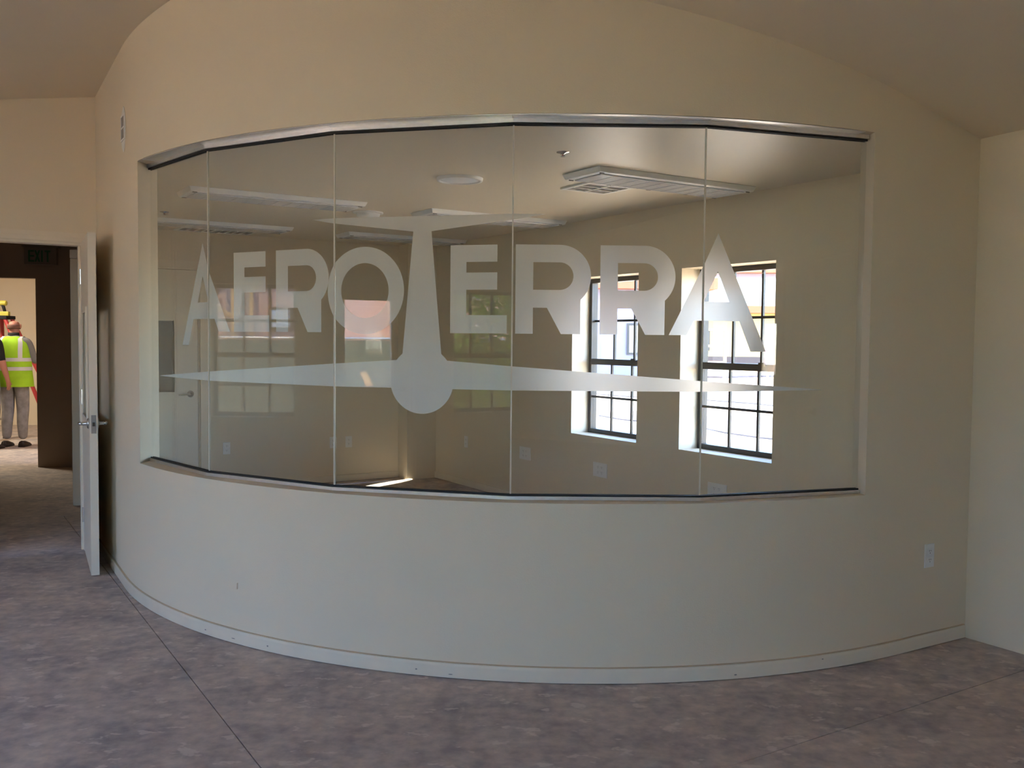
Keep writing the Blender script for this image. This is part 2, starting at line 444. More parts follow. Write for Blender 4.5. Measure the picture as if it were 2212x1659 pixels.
RD = [(-1.30, -0.40, 0, 2.09), (0.08, 0.98, 0, 2.08)]
RS = Vector(RC).dot(SV.to_2d())
simple_wall('wall_right', (RC, W(N_R, S_BACK).to_2d(), NV.to_2d() * 0.18, 0.0, ztop, [(RS - d[1], RS - d[0], d[2], d[3]) for d in RD]))

# ---- main ceiling: two sloping planes meeting at a ridge
def main_ceiling():
    poly = [LC] + [arc(lerp(211, 301, t / 40), RO - .07) for t in range(41)] + [(RC[0] + .06, RC[1] + .03)]
    poly += [W(N_R + .08, RS).to_2d()[:], W(N_R + .08, S_BACK - .1).to_2d()[:], W(N_W - .12, S_BACK - .1).to_2d()[:], W(N_W - .12, 6.98).to_2d()[:]]
    bm = bmesh.new()
    es = []; vs = [bm.verts.new((p[0], p[1], 0)) for p in poly]
    for i in range(len(vs)): es.append(bm.edges.new((vs[i], vs[(i + 1) % len(vs)])))
    bmesh.ops.triangle_fill(bm, use_beauty=True, edges=es)
    # ridge line: zl == zr  ->  A x + B y = C
    A = 0.159 + 0.23 * 0.76; B = 0.066 + 0.23 * 0.65
    Cc = 2.455 + 0.23 * (0.76 * 2.285 + 0.65 * 4.609) - (3.07 + 0.159 * 2.69 - 0.066 * 6.142)
    nrm = Vector((A, B, 0)); co = nrm * (Cc / nrm.length_squared)
    bmesh.ops.bisect_plane(bm, geom=bm.verts[:] + bm.edges[:] + bm.faces[:], plane_co=co, plane_no=nrm)
    for v in bm.verts: v.co.z = zc(v.co.x, v.co.y)
    r = bmesh.ops.extrude_face_region(bm, geom=bm.faces[:])
    for v in [e for e in r['geom'] if isinstance(e, bmesh.types.BMVert)]: v.co.z += 0.12
    return tag(link('ceiling', bm, M['ceil']), kind='structure')
main_ceiling()

# ---- inner room shell
side_a = arc(213, RI + .02); side_b = W(1.62, S_LW).to_2d()
WIN_RW = [(5.465, 6.306, 0.69, 1.975), (4.127, 4.993, 0.69, 1.98)]
s_end = 2.75
simple_wall('wall_inner_right', (W(N_RW, S_LW + .15).to_2d(), W(N_RW, s_end).to_2d(), NV.to_2d() * 0.26, -0.03, 2.7,
            [(S_LW + .15 - w[1], S_LW + .15 - w[0], w[2], w[3]) for w in WIN_RW]))
ID0, ID1 = 1.30, 2.20                      # inner door along n on the far wall
simple_wall('wall_inner_far', (W(1.24, S_LW).to_2d(), W(N_RW, S_LW).to_2d(), SV.to_2d() * 0.14, 0.0, 2.62, [(ID0 - 1.24, ID1 - 1.24, 0, 2.10)]))
sa, sb = Vector(side_a), Vector(side_b)
dn = (sb - sa).normalized(); th = Vector((-dn.y, dn.x)) * 0.12
simple_wall('wall_inner_left', (sa, W(1.28, S_LW).to_2d(), th, 0.0, 2.62))
simple_wall('wall_light_block', (W(1.24, 9.45).to_2d(), W(2.75, 9.45).to_2d(), SV.to_2d() * .06, 0.0, 2.62), (W(2.65, 9.44).to_2d(), W(2.65, S_LW + .15).to_2d(), NV.to_2d() * .1, 0.0, 2.62), (W(1.29, 9.44).to_2d(), W(1.29, S_LW + .15).to_2d(), NV.to_2d() * -.05, 0.0, 2.62))  # unseen walls added behind the inner door to keep daylight off its lite
bm = bmesh.new(); nbox(bm, 1.22, 2.75, S_LW + .01, 9.55, 2.622, 2.67); tag(link('ceiling_light_block', bm, M['wall']), kind='structure')  # added lid over the light-blocking walls
# boxed-in chase in the far corner
bm = bmesh.new(); nbox(bm, 4.235, N_RW - .001, 8.73, S_LW - .001, 0, ICEIL); tag(link('wall_chase', bm, M['wall']), kind='structure')
# inner ceiling
bm = bmesh.new()
poly = [arc(lerp(210, 301, t / 40), RI + .03) for t in range(41)] + [(RC[0] + .1, RC[1] + .2), W(N_RW + .1, 2.9).to_2d()[:], W(N_RW + .1, S_LW + .1).to_2d()[:], W(1.0, S_LW + .1).to_2d()[:]]
prism(bm, poly, ICEIL, ICEIL + .05); bmesh.ops.triangulate(bm, faces=[f for f in bm.faces if len(f.verts) > 4])
tag(link('ceiling_inner', bm, M['inceil']), kind='structure')
# inner baseboards
bm = bmesh.new(); nbox(bm, N_RW - .013, N_RW - .0005, 3.2, 8.73, .004, .068); tag(link('baseboard_inner_right', bm, M['trim']), kind='structure')
bm = bmesh.new(); nbox(bm, ID1 + .1, 4.235, S_LW - .013, S_LW - .0005, .004, .068); tag(link('baseboard_inner_far', bm, M['trim']), kind='structure')
# unseen eave added to keep direct sun out of the inner room windows
bm = bmesh.new(); nbox(bm, N_RW + .02, N_RW + 1.0, 2.4, 10.2, 2.701, 2.80); tag(link('trim_1', bm, M['brown']), kind='structure')

# ------------------------------------------------------------------ the curved glazing
LS = [0.0]
for a, c in zip(SE[:-1], SE[1:]): LS.append(LS[-1] + (Vector(c) - Vector(a)).length)
PU = [(Vector(c) - Vector(a)).normalized() for a, c in zip(SE[:-1], SE[1:])]
PN = [Vector((u.y, -u.x)) for u in PU]              # towards the main room
glz = tag(empty('window_1', (0, 0, 0)), 'long curved interior window of five frameless glass panes with frosted lettering', kind='structure')
ZG0, ZG1 = 0.788, 2.380
TH = 0.005
def miter(i):
    """unit offset vector at seam i (mean of adjoining normals)"""
    if i == 0: return PN[0]
    if i == 5: return PN[4]
    m = (PN[i - 1] + PN[i]); return m / (1 + PN[i - 1].dot(PN[i]))
for k in range(5):
    a, c = Vector(SE[k]), Vector(SE[k + 1]); g0 = 0.0029 if k else 0.0; g1 = 0.0029 if k < 4 else 0.0
    p = a + PU[k] * g0; q = c - PU[k] * g1
    bm = bmesh.new()
    prism(bm, [p + PN[k] * TH, q + PN[k] * TH, q - PN[k] * TH, p - PN[k] * TH], ZG0, ZG1)
    link('glass_pane', bm, M['glass'], glz)
    for (nm, z0, z1, w0, w1, mt) in (('sill_channel', Z_SILL + .0005, 0.7865, .022, -.022, 'alu'), ('head_channel', 2.3825, Z_HEAD - .0005, .022, -.022, 'alu'),
                                 ('sill_gasket', 0.7868, 0.7935, .012, TH + .0003, 'gasket'), ('head_gasket', 2.3735, 2.3822, .012, TH + .0003, 'gasket'),
                                 ('sill_gasket', 0.7868, 0.7935, -.012, -TH - .0003, 'gasket'), ('head_gasket', 2.3735, 2.3822, -.012, -TH - .0003, 'gasket')):
        bm = bmesh.new(); m0, m1 = miter(k), miter(k + 1)
        prism(bm, [a + m0 * w0, c + m1 * w0, c + m1 * w1, a + m0 * w1], z0, z1)
        link(nm, bm, M[mt], glz)
for k in range(1, 5):
    bm = bmesh.new(); a = Vector(SE[k])
    prism(bm, [a - PU[k - 1] * .0026 + PN[k - 1] * TH * .96, a + miter(k) * TH * .96, a + PU[k] * .0026 + PN[k] * TH * .96, a + PU[k] * .0026 - PN[k] * TH * .96, a - miter(k) * TH * .96, a - PU[k - 1] * .0026 - PN[k - 1] * TH * .96], 0.795, 2.373)
    link('silicone_seam', bm, M['seam'], glz)
# aluminium cover plates lining head and sill of the opening between wall face and glass
def lining(nm, za, zb, f0, f1, matn, a0=A0 + .3, a1=A1 - .3):
    for k in range(5):
        bm = bmesh.new()
        outp = []; inp = []
        for t in range(13):
            S = lerp(LS[k], LS[k + 1], t / 12)
            p = Vector(SE[k]) + PU[k] * (S - LS[k]); p2 = p + PN[k] * .0225
            d = (p - C0).normalized(); o = C0 + d * f1
            ang = math.degrees(math.atan2(d.y, d.x)) % 360
            if ang < a0 or ang > a1: continue
            if (o - C0).length < (p2 - C0).length: continue
            outp.append(o); inp.append(p2)
        if len(outp) > 1:
            for i in range(len(outp) - 1): prism(bm, [outp[i], outp[i + 1], inp[i + 1], inp[i]], za, zb)
            link(nm, bm, M[matn], glz)
lining('head_cover', Z_HEAD - .0035, Z_HEAD - .0006, 0, RO - .004, 'alu')

# frosted lettering: outlines in (distance along the glass, height)
def arcpts(cx, cz, rx, rz, a0, a1, n):
    return [(cx + rx * math.cos(math.radians(lerp(a0, a1, i / n))), cz + rz * math.sin(math.radians(lerp(a0, a1, i / n)))) for i in range(n + 1)]
CT, CB = 1.870, 1.488
def letE(x, ext): return [[(x, CB), (x, CT), (x + .212, CT), (x + .212, 1.797), (x + .073, 1.797), (x + .073, 1.751), (x + .212, 1.751), (x + .212, 1.677), (x + .073, 1.677), (x + .073, 1.567), (x + ext, 1.567), (x + ext, CB)]]
def letR(x):
    return [[(x, CB), (x, CT)] + [(x + .19 + .1345 * math.sin(math.radians(a)), 1.7355 + .1345 * math.cos(math.radians(a))) for a in range(0, 139, 6)] +
            [(x + .28, CB), (x + .197, CB), (x + .136, 1.600), (x + .076, 1.600), (x + .076, CB)],
            [(x + .076, 1.795), (x + .076, 1.677)] + [(x + .19 + .059 * math.sin(math.radians(a)), 1.736 - .059 * math.cos(math.radians(a))) for a in range(0, 181, 9)]]
def letO(x, z): return [arcpts(x, z, .187, .195, 0, 354, 59), arcpts(x, z, .114, .1225, 0, 354, 59)]
A2 = [[(3.315, 1.929), (3.10, CB), (3.178, CB), (3.207, 1.551), (3.426, 1.551), (3.485, 1.419), (3.563, 1.419)], [(3.251, 1.634), (3.374, 1.634), (3.316, 1.765)]]
A1_ = [[(4.030 - x, z) for x, z in l] for l in A2]
cx0, cz0, crr = 2.0135, 1.278, 0.148
half = [(1.46, 2.000), (1.588, 1.977), (1.971, 1.933), (1.923, 1.396)]
half += arcpts(cx0, cz0, crr, crr, 128, 143, 3)[1:]
half += [(1.602, 1.347), (0.794, 1.291), (0.172, 1.250), (0.172, 1.2475), (0.415, 1.2455), (0.9, 1.2435), (1.870, 1.2425)]
half += arcpts(cx0, cz0, crr, crr, 194, 270, 18)[1:]
prop = [half + [(2 * cx0 - x, z) for x, z in reversed(half[:-1])]]
def film(name, loops, label=None):
    bm = bmesh.new(); es = []
    for lp in loops:
        vs = [bm.verts.new((x, 0, z)) for x, z in lp]
        for i in range(len(vs)): es.append(bm.edges.new((vs[i], vs[(i + 1) % len(vs)])))
    bmesh.ops.triangle_fill(bm, use_beauty=True, use_dissolve=False, edges=es)
    for L in LS[1:-1]:
        bmesh.ops.bisect_plane(bm, geom=bm.verts[:] + bm.edges[:] + bm.faces[:], plane_co=(L, 0, 0), plane_no=(1, 0, 0))
    for v in bm.verts:
        S = v.co.x; k = 0
        while k < 4 and S > LS[k + 1] + 1e-7: k += 1
        p = Vector(SE[k]) + PU[k] * (S - LS[k]); v.co = (p.x, p.y, v.co.z)
    o = link(name, bm, M['film'], glz)
    if label: o['label'] = label
    return o
film('frosted_letter', A1_, 'frosted letter A at the left end'); film('frosted_letter', letE(.957, .235), 'first frosted letter E')
film('frosted_letter', letR(1.236), 'first frosted letter R'); film('frosted_letter', letO(1.742, 1.675), 'frosted letter O')
film('frosted_letter', letE(2.144, .256), 'second frosted letter E'); film('frosted_letter', letR(2.437), 'second frosted letter R')
film('frosted_letter', letR(2.801), 'third frosted letter R'); film('frosted_letter', A2, 'frosted letter A at the right end')
film('frosted_emblem', prop, 'frosted propeller emblem forming the letter T with long thin wings')

# ------------------------------------------------------------------ outside windows (single-hung, muntins)
def hung_window(idx, label, n_in, outs, s0, s1, z0, z1, screen=False, grid=True, depth=.175):
    """n_in: wall inner plane; outs=+1 outward is +n, -1 outward is -n"""
    nf = n_in + outs * depth
    win = tag(empty('window_%d' % idx, W(nf, (s0 + s1) / 2, z0)), label, kind='structure')
    rotq = win.location.copy()
    def part(nm, mt, boxes, mm=None):
        bm = bmesh.new()
        for (a, b_, c, d, e, f) in boxes:
            n0, n1 = sorted((nf + outs * a, nf + outs * b_)); nbox(bm, n0, n1, c, d, e, f)
        bmesh.ops.translate(bm, vec=-rotq, verts=bm.verts[:])
        return link(nm, bm, M[mt], win)
    F = .036
    part('frame', 'bronze', [(0, .06, s0, s0 + F, z0, z1), (0, .06, s1 - F, s1, z0, z1), (0, .06, s0 + F, s1 - F, z1 - F, z1), (0, .06, s0 + F, s1 - F, z0, z0 + F)])
    zm = (z0 + z1) / 2 - .045
    part('meeting_rail', 'bronze', [(.004, .05, s0 + F, s1 - F, zm - .024, zm + .024)])
    part('sash_lock', 'bronze', [(-.012, .004, s0 + .27 * (s1 - s0), s0 + .27 * (s1 - s0) + .05, zm + .01, zm + .035)])
    if grid:
        for (za, zb, off) in ((zm + .024, z1 - F, .034), (z0 + F, zm - .024, .012)):
            w = s1 - s0 - 2 * F
            mw = .013 if screen else .009
            for i in (1, 2):
                c = s0 + F + w * i / 3
                part('muntin', 'bronze', [(off, off + .016, c - mw, c + mw, za, zb)])
            zc_ = (za + zb) / 2
            part('muntin', 'bronze', [(off, off + .016, s0 + F, s1 - F, zc_ - mw, zc_ + mw)])
            for i in range(3):
                for (zp, zq) in ((za, zc_), (zc_, zb)):
                    part('pane', 'winglass', [(off + .017, off + .020, s0 + F + w * i / 3, s0 + F + w * (i + 1) / 3, zp, zq)])
    if screen:
        part('insect_screen', 'screen', [(.053, .0535, s0 + F, s1 - F, z0 + F, z1 - F)])
    portal(W(nf + outs * .1, (s0 + s1) / 2, (z0 + z1) / 2), NV * -outs, s1 - s0, z1 - z0, 'daylight_portal')
    return win
hung_window(2, 'bronze single-hung window, far one in the inner room right wall', N_RW, 1, *WIN_RW[0])
hung_window(3, 'bronze single-hung window, near one in the inner room right wall', N_RW, 1, *WIN_RW[1])
hung_window(4, 'screened bronze window seen reflected at the left of the glass', N_W, -1, *WIN_WL[0], screen=True)
hung_window(5, 'screened bronze window seen reflected in front of green tree', N_W, -1, *WIN_WL[1], screen=True)

def added_window(idx, label, corner, along, outw, w, h, z0):
    """large unseen window added for daylight: frame, one mullion, two panes"""
    o = tag(empty('window_%d' % idx, corner), label, kind='structure')
    a, q = Vector(along), Vector(outw)
    def pt(nm, mt, x0, x1, y0, y1, za, zb):
        bm = bmesh.new(); hexa(bm, a * x0 + q * y0 + Vector((0, 0, za)), a * (x1 - x0), q * (y1 - y0), (0, 0, zb - za)); link(nm, bm, M[mt], o)
    F = .05
    pt('frame', 'bronze', 0, F, 0, .08, 0, h); pt('frame', 'bronze', w - F, w, 0, .08, 0, h)
    pt('frame', 'bronze', F, w - F, 0, .08, 0, F); pt('frame', 'bronze', F, w - F, 0, .08, h - F, h)
    pt('mullion', 'bronze', w / 2 - .025, w / 2 + .025, 0, .08, F, h - F)
    pt('pane', 'winglass', F, w / 2 - .025, .035, .041, F, h - F); pt('pane', 'winglass', w / 2 + .025, w - F, .035, .041, F, h - F)
    portal(Vector(corner) + a * w / 2 + q * .1 + Vector((0, 0, h / 2)), -q, w, h, 'daylight_portal')
for i_, w_ in enumerate(WIN_WX):
    added_window(6 + i_, ('large unseen window added for daylight in the west wall between the corner window and the half-glazed door', 'tall wide unseen window added for daylight in the west wall behind the camera')[i_], W(N_W - .12, w_[0], w_[2]), SV, -NV, w_[1] - w_[0], w_[3] - w_[2], w_[2])
for i_, w_ in enumerate(WIN_BK):
    added_window(10 + i_, 'large unseen window added for daylight in the wall behind the camera, number %d from the west' % (i_ + 1), W(w_[0], S_BACK - .06, w_[2]), NV, -SV, w_[1] - w_[0], w_[3] - w_[2], w_[2])

# ------------------------------------------------------------------ doors
def lever(parent, loc, axis_out, axis_along, name='lever_handle', sgn=1):
    """rose + spindle + lever; axis_out away from the leaf, axis_along direction lever points"""
    mt = axis_frame(loc, axis_along, axis_out)
    bm = bmesh.new()
    lathe(bm, [(0, 0), (.032, 0), (.032, .006), (.028, .010), (.011, .012), (.011, .045), (.013, .05), (0, .05)], 20, Matrix.Rotation(-math.pi / 2, 4, 'X'))
    tube(bm, [(0, .046, 0), (.03, .052, 0), (.07, .052, -.002), (.115, .048, -.006)], [.010, .0095, .0085, .007], 10)
    bmesh.ops.transform(bm, matrix=mt, verts=bm.verts[:])
    return link(name, bm, M['chrome'], parent, smooth=True)

def door_leaf(parent, p_hinge, p_free, face_dir, width, height, thick=.045, lite=True, lz=(.94, 1.62)):
    """leaf from hinge towards free edge; face_dir: unit vector normal (visible face)"""
    a = Vector(p_hinge).to_3d(); u = (Vector(p_free).to_3d() - a); u.z = 0; u.normalize(); fd = Vector(face_dir).to_3d()
    def B(bm, x0, x1, y0, y1, z0, z1): hexa(bm, a + u * x0 + fd * y0 + Vector((0, 0, z0)), u * (x1 - x0), fd * (y1 - y0), (0, 0, z1 - z0))
    bm = bmesh.new(); z0 = .012
    if lite:
        l0, l1 = width - .66, width - .20
        B(bm, 0, l0, 0, thick, z0, height); B(bm, l1, width, 0, thick, z0, height)
        B(bm, l0, l1, 0, thick, z0, lz[0]); B(bm, l0, l1, 0, thick, lz[1], height)
    else: B(bm, 0, width, 0, thick, z0, height)
    leaf = link('leaf', bm, M['door'], parent)
    if lite:
        bm = bmesh.new()
        for y0, y1 in ((-.008, 0.0), (thick, thick + .008)):
            B(bm, l0 - .022, l0 + .012, y0, y1, lz[0] - .022, lz[1] + .022); B(bm, l1 - .012, l1 + .022, y0, y1, lz[0] - .022, lz[1] + .022)
            B(bm, l0 + .012, l1 - .012, y0, y1, lz[0] - .022, lz[0] + .012); B(bm, l0 + .012, l1 - .012, y0, y1, lz[1] - .012, lz[1] + .022)
        link('lite_frame', bm, M['door'], leaf)
        bm = bmesh.new(); B(bm, l0, l1, thick * .45, thick * .55, lz[0], lz[1]); link('lite_pane', bm, M['winglass'], leaf)
    zh = .93
    o1 = a + u * (width - .07) + Vector((0, 0, zh))
    lever(leaf, o1 + fd * thick, fd, -u); lever(leaf, o1, -fd, -u)
    bm = bmesh.new(); B(bm, width, width + .0015, .009, thick - .009, zh - .055, zh + .055); fp = link('latch_plate', bm, M['chrome'], leaf)
    bm = bmesh.new(); B(bm, width + .0015, width + .011, .016, thick - .016, zh - .011, zh + .011); link('latch_bolt', bm, M['slot'], leaf)
    bm = bmesh.new()
    for z in (.25, 1.05, height - .22): tube(bm, [a + fd * (thick + .004) + Vector((0, 0, z - .05)), a + fd * (thick + .004) + Vector((0, 0, z + .05))], .007, 10)
    link('hinges', bm, M['chrome'], leaf)
    return leaf

def casing(parent, p0, p1, outw, z1, w=.062, t=.016, name='casing'):
    """flat casing around an opening p0..p1 on a wall face; outw = direction out of the wall"""
    a, c = Vector(p0).to_3d(), Vector(p1).to_3d(); u = (c - a).normalized(); o = Vector(outw).to_3d()
    bm = bmesh.new()
    hexa(bm, a - u * w, u * w, o * t, (0, 0, z1)); hexa(bm, c, u * w, o * t, (0, 0, z1))
    hexa(bm, a - u * w + Vector((0, 0, z1)), u * ((c - a).length + 2 * w), o * t, (0, 0, w))
    r = 0.35
    hexa(bm, a - u * (w * r) + o * t + Vector((0, 0, z1 + w * (1 - r) - .01)), u * ((c - a).length + 2 * w * r), o * .004, (0, 0, .006))
    return link(name, bm, M['trim'], parent)

def jamb(parent, p0, p1, thv, z1, t=.018):
    a, c = Vector(p0).to_3d(), Vector(p1).to_3d(); u = (c - a).normalized(); v = Vector(thv).to_3d()
    bm = bmesh.new()
    hexa(bm, a + Vector((0, 0, 0)), u * t, v, (0, 0, z1)); hexa(bm, c, -u * t, v, (0, 0, z1)); hexa(bm, a + u * t + Vector((0, 0, z1 - t)), u * ((c - a).length - 2 * t), v, (0, 0, t))
    st = v * .35
    hexa(bm, a + u * t + st, u * .012, v * .25, (0, 0, z1 - t)); hexa(bm, c - u * t + st, -u * .012, v * .25, (0, 0, z1 - t))
    return link('jamb', bm, M['trim'], parent)

LCv = Vector(LC)
d1 = tag(empty('door_1', (0, 0, 0)), 'white door with narrow glass lite standing open beside the curved wall', kind='structure')
pa = LCv - NV.to_2d() * DOOR_T0; pb = LCv - NV.to_2d() * (DOOR_T0 + DOOR_W)
jamb(d1, pa, pb, SV * .12, 2.085); casing(d1, pa, pb, -SV, 2.085)
hinge = pa - NV.to_2d() * .02 - SV.to_2d() * .012
free = Vector((-2.535, 5.595))
ud = (free - hinge).normalized(); fdir = Vector((ud.y, -ud.x)); fdir = fdir if fdir.dot(-NV.to_2d()) > 0 else -fdir
door_leaf(d1, hinge - fdir * 0.045, free - fdir * 0.045, fdir, (free - hinge).length, 2.078)
# inner-room door (closed) on the far wall
d2 = tag(empty('door_2', (0, 0, 0)), 'closed pale door with lever handle seen through the leftmost glass pane', kind='structure')
jamb(d2, W(ID1, S_LW), W(ID0, S_LW), SV * .14, 2.10); casing(d2, W(ID1, S_LW), W(ID0, S_LW), -SV, 2.10)
door_leaf(d2, W(ID0 + .02, S_LW + .05), W(ID1, S_LW + .05), -SV, ID1 - ID0 - .04, 2.078)
# half-glazed outside door on the west wall
d3 = tag(empty('door_3', (0, 0, 0)), 'half-glazed outside door seen only as a bright reflection in the glass', kind='structure')
jamb(d3, W(N_W, DW0), W(N_W, DW1), -NV * .24, 2.09); casing(d3, W(N_W, DW0), W(N_W, DW1), NV, 2.09)
bm = bmesh.new()
da, dz, dzz = N_W - .15, .98, 1.845
l0, l1 = 1.82, 2.315
nbox(bm, da - .045, da, DW0 + .02, l0, .012, 2.07); nbox(bm, da - .045, da, l1, DW1 - .02, .012, 2.07)
nbox(bm, da - .045, da, l0, l1, .012, dz); nbox(bm, da - .045, da, l0, l1, dzz, 2.07)
lf = link('leaf', bm, M['door'], d3)
bm = bmesh.new(); nbox(bm, da - .024, da - .020, l0, l1, dz, dzz); link('lite_pane', bm, M['winglass'], lf)
lever(lf, W(da, DW0 + .1, .95), NV, SV)
portal(W(da - .1, (l0 + l1) / 2, (dz + dzz) / 2), NV, l1 - l0, dzz - dz, 'daylight_portal')
# two doors in the right wall behind the camera (met in reflections)
for k, (r, lz, lbl) in enumerate(((RD[0], (1.19, 1.62), 'door with small square lite in the right wall behind the camera'), (RD[1], None, 'plain white door in the right wall nearest the curved wall'))):
    dd = tag(empty('door_%d' % (4 + k), (0, 0, 0)), lbl, kind='structure')
    jamb(dd, W(N_R, r[0]), W(N_R, r[1]), NV * .18, r[3]); casing(dd, W(N_R, r[0]), W(N_R, r[1]), -NV, r[3])
    if lz:
        bm = bmesh.new(); e0, e1 = -1.06, -.72; q = N_R + .06
        nbox(bm, q, q + .045, r[0] + .02, e0, .012, 2.06); nbox(bm, q, q + .045, e1, r[1] - .02, .012, 2.06); nbox(bm, q, q + .045, e0, e1, .012, lz[0]); nbox(bm, q, q + .045, e0, e1, lz[1], 2.06)
        lf = link('leaf', bm, M['door'], dd); bm = bmesh.new(); nbox(bm, q + .02, q + .024, e0, e1, *lz); link('lite_pane', bm, M['winglass'], lf)
    else:
        bm = bmesh.new(); nbox(bm, N_R + .06, N_R + .105, r[0] + .02, r[1] - .02, .012, 2.06); lf = link('leaf', bm, M['door'], dd)
    lever(lf, W(N_R + .06, r[0] + .1, .95), -NV, SV)

# ------------------------------------------------------------------ corridor and far room beyond door_1
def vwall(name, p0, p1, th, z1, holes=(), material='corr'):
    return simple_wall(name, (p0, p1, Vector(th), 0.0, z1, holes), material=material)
cz = 2.62
hb = LCv + SV.to_2d() * .125
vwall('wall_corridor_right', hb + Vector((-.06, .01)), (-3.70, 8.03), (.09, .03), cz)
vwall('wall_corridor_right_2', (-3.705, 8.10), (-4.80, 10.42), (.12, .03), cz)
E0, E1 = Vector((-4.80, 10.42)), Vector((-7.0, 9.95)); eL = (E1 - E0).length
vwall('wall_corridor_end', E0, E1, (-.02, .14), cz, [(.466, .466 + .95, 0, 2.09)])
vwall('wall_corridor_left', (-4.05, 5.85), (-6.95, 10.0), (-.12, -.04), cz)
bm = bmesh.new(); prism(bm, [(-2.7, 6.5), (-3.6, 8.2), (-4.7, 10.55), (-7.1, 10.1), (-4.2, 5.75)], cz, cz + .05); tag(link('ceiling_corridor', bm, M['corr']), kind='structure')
# door frame standing at the bend of the corridor
d6 = tag(empty('door_6', (-3.74, 8.02, 0)), 'pale door frame seen edge-on in the dark corridor', kind='structure')
bm = bmesh.new(); box(bm, -.035, .05, -.03, .03, 0, 2.12); bevel(bm, .006, 1); link('jamb', bm, M['trim'], d6)
bm = bmesh.new(); hexa(bm, (-.035, -.035, 2.12), (.10, .0, .0), (0, .06, 0), (.0, 0, .075)); bevel(bm, .006, 1); link('head_casing', bm, M['door'], d6)
# far room
FR = dict(x0=-10.2, x1=-4.3, y0=10.3, y1=15.2, z=2.75)
vwall('wall_far_back', (-4.3, FR['y1']), (-10.2, FR['y1']), (0, .12), FR['z'], material='wall')
vwall('wall_far_right', (-4.42, 10.62), (-4.42, FR['y1']), (.12, 0), FR['z'], material='wall')
vwall('wall_far_left', (-10.2, 9.0), (-10.2, FR['y1']), (-.12, 0), FR['z'], material='wall')
vwall('wall_far_front', (-7.05, 9.93), (-10.2, 9.25), (-.02, .12), FR['z'], material='wall')
bm = bmesh.new(); prism(bm, [(-4.3, 10.55), (-4.3, 15.3), (-10.3, 15.3), (-10.3, 9.2), (-7.0, 10.05)], FR['z'], FR['z'] + .05); tag(link('ceiling_far', bm, M['wall']), kind='structure')
bm = bmesh.new(); box(bm, -9.8, -4.35, 10.7, 16.0, -.041, -.0395); bm.free()
FL = D.lights.new('far_room_ceiling_lamp', 'AREA'); FL.shape = 'RECTANGLE'; FL.size = 1.2; FL.size_y = .3; FL.energy = 30; FL.color = (1.0, .92, .74)
flo = D.objects.new('far_room_ceiling_lamp', FL); COL.objects.link(flo); flo.location = (-7.6, 11.6, 2.70)
# unseen spot lamp added outside a west window for the bright inner floor strip
GL = D.lights.new('floor_strip_spot', 'SPOT'); GL.energy = 100000; GL.spot_size = math.radians(2.0); GL.spot_blend = 0.05; GL.shadow_soft_size = 0.0; GL.color = (1.0, .93, .84)
glo = D.objects.new('floor_strip_spot', GL); COL.objects.link(glo)
gp, gt = Vector((-1.3, -5.0, 2.63)), Vector((-1.28, 9.35, 0))
gd = (gt - gp).normalized(); gx = Vector((gd.y, -gd.x, 0)).normalized(); gy = gx.cross(gd)
mj = (gx * .46 + gy * .115).normalized(); mn = (-gd).cross(mj)
glo.matrix_world = Matrix(((mj.x, mn.x * .09, -gd.x, gp.x), (mj.y, mn.y * .09, -gd.y, gp.y), (mj.z, mn.z * .09, -gd.z, gp.z), (0, 0, 0, 1)))
# EXIT sign over the end doorway
ex = empty('exit_sign', (-5.165, 10.275, 2.235)); tag(ex, 'unlit exit sign with dark green letters above the corridor doorway', 'sign')
eu = (Vector((E0.x, E0.y, 0)) - Vector((E1.x, E1.y, 0))).normalized(); en = Vector((eu.y, -eu.x, 0))
emt = Matrix(((eu.x, en.x, 0, 0), (eu.y, en.y, 0, 0), (0, 0, 1, 0), (0, 0, 0, 1)))
def epart(nm, mt, fn, par=ex):
    bm = bmesh.new(); fn(bm); bmesh.ops.transform(bm, matrix=emt, verts=bm.verts[:]); return link(nm, bm, M[mt], par)
epart('housing', 'exitbox', lambda bm: (box(bm, -.165, .165, -.025, .025, 0, .19), bevel(bm, .008, 2)))
epart('canopy', 'exitbox', lambda bm: (box(bm, -.19, .19, -.06, .03, .192, .206), bevel(bm, .003, 1)))
def lett(ch, x, w=.05, h=.125, t=.017):
    def fn(bm):
        y0, y1, z = .0255, .028, .03
        if ch == 'E':
            box(bm, x, x + t, y0, y1, z, z + h)
            for zz in (z, z + (h - t) / 2, z + h - t): box(bm, x + t, x + w, y0, y1, zz, zz + t)
        elif ch == 'I': box(bm, x + w * .5 - t / 2, x + w * .5 + t / 2, y0, y1, z, z + h)
        elif ch == 'T': box(bm, x + w * .5 - t / 2, x + w * .5 + t / 2, y0, y1, z, z + h - t); box(bm, x, x + w, y0, y1, z + h - t, z + h)
        elif ch == 'X':
            for q in (0, 1):
                xa, xb = (x, x + w - t) if q == 0 else (x + w - t, x)
                hexa(bm, (xa, y0 + q * .0004, z), (t, 0, 0), (0, y1 - y0, 0), (xb - xa, 0, h))
    return fn
for ch, x in zip('EXIT', (-.122, -.060, -.004, .044)):
    epart('sign_letter', 'green', lett(ch, x, w=.058 if ch != 'I' else .04))

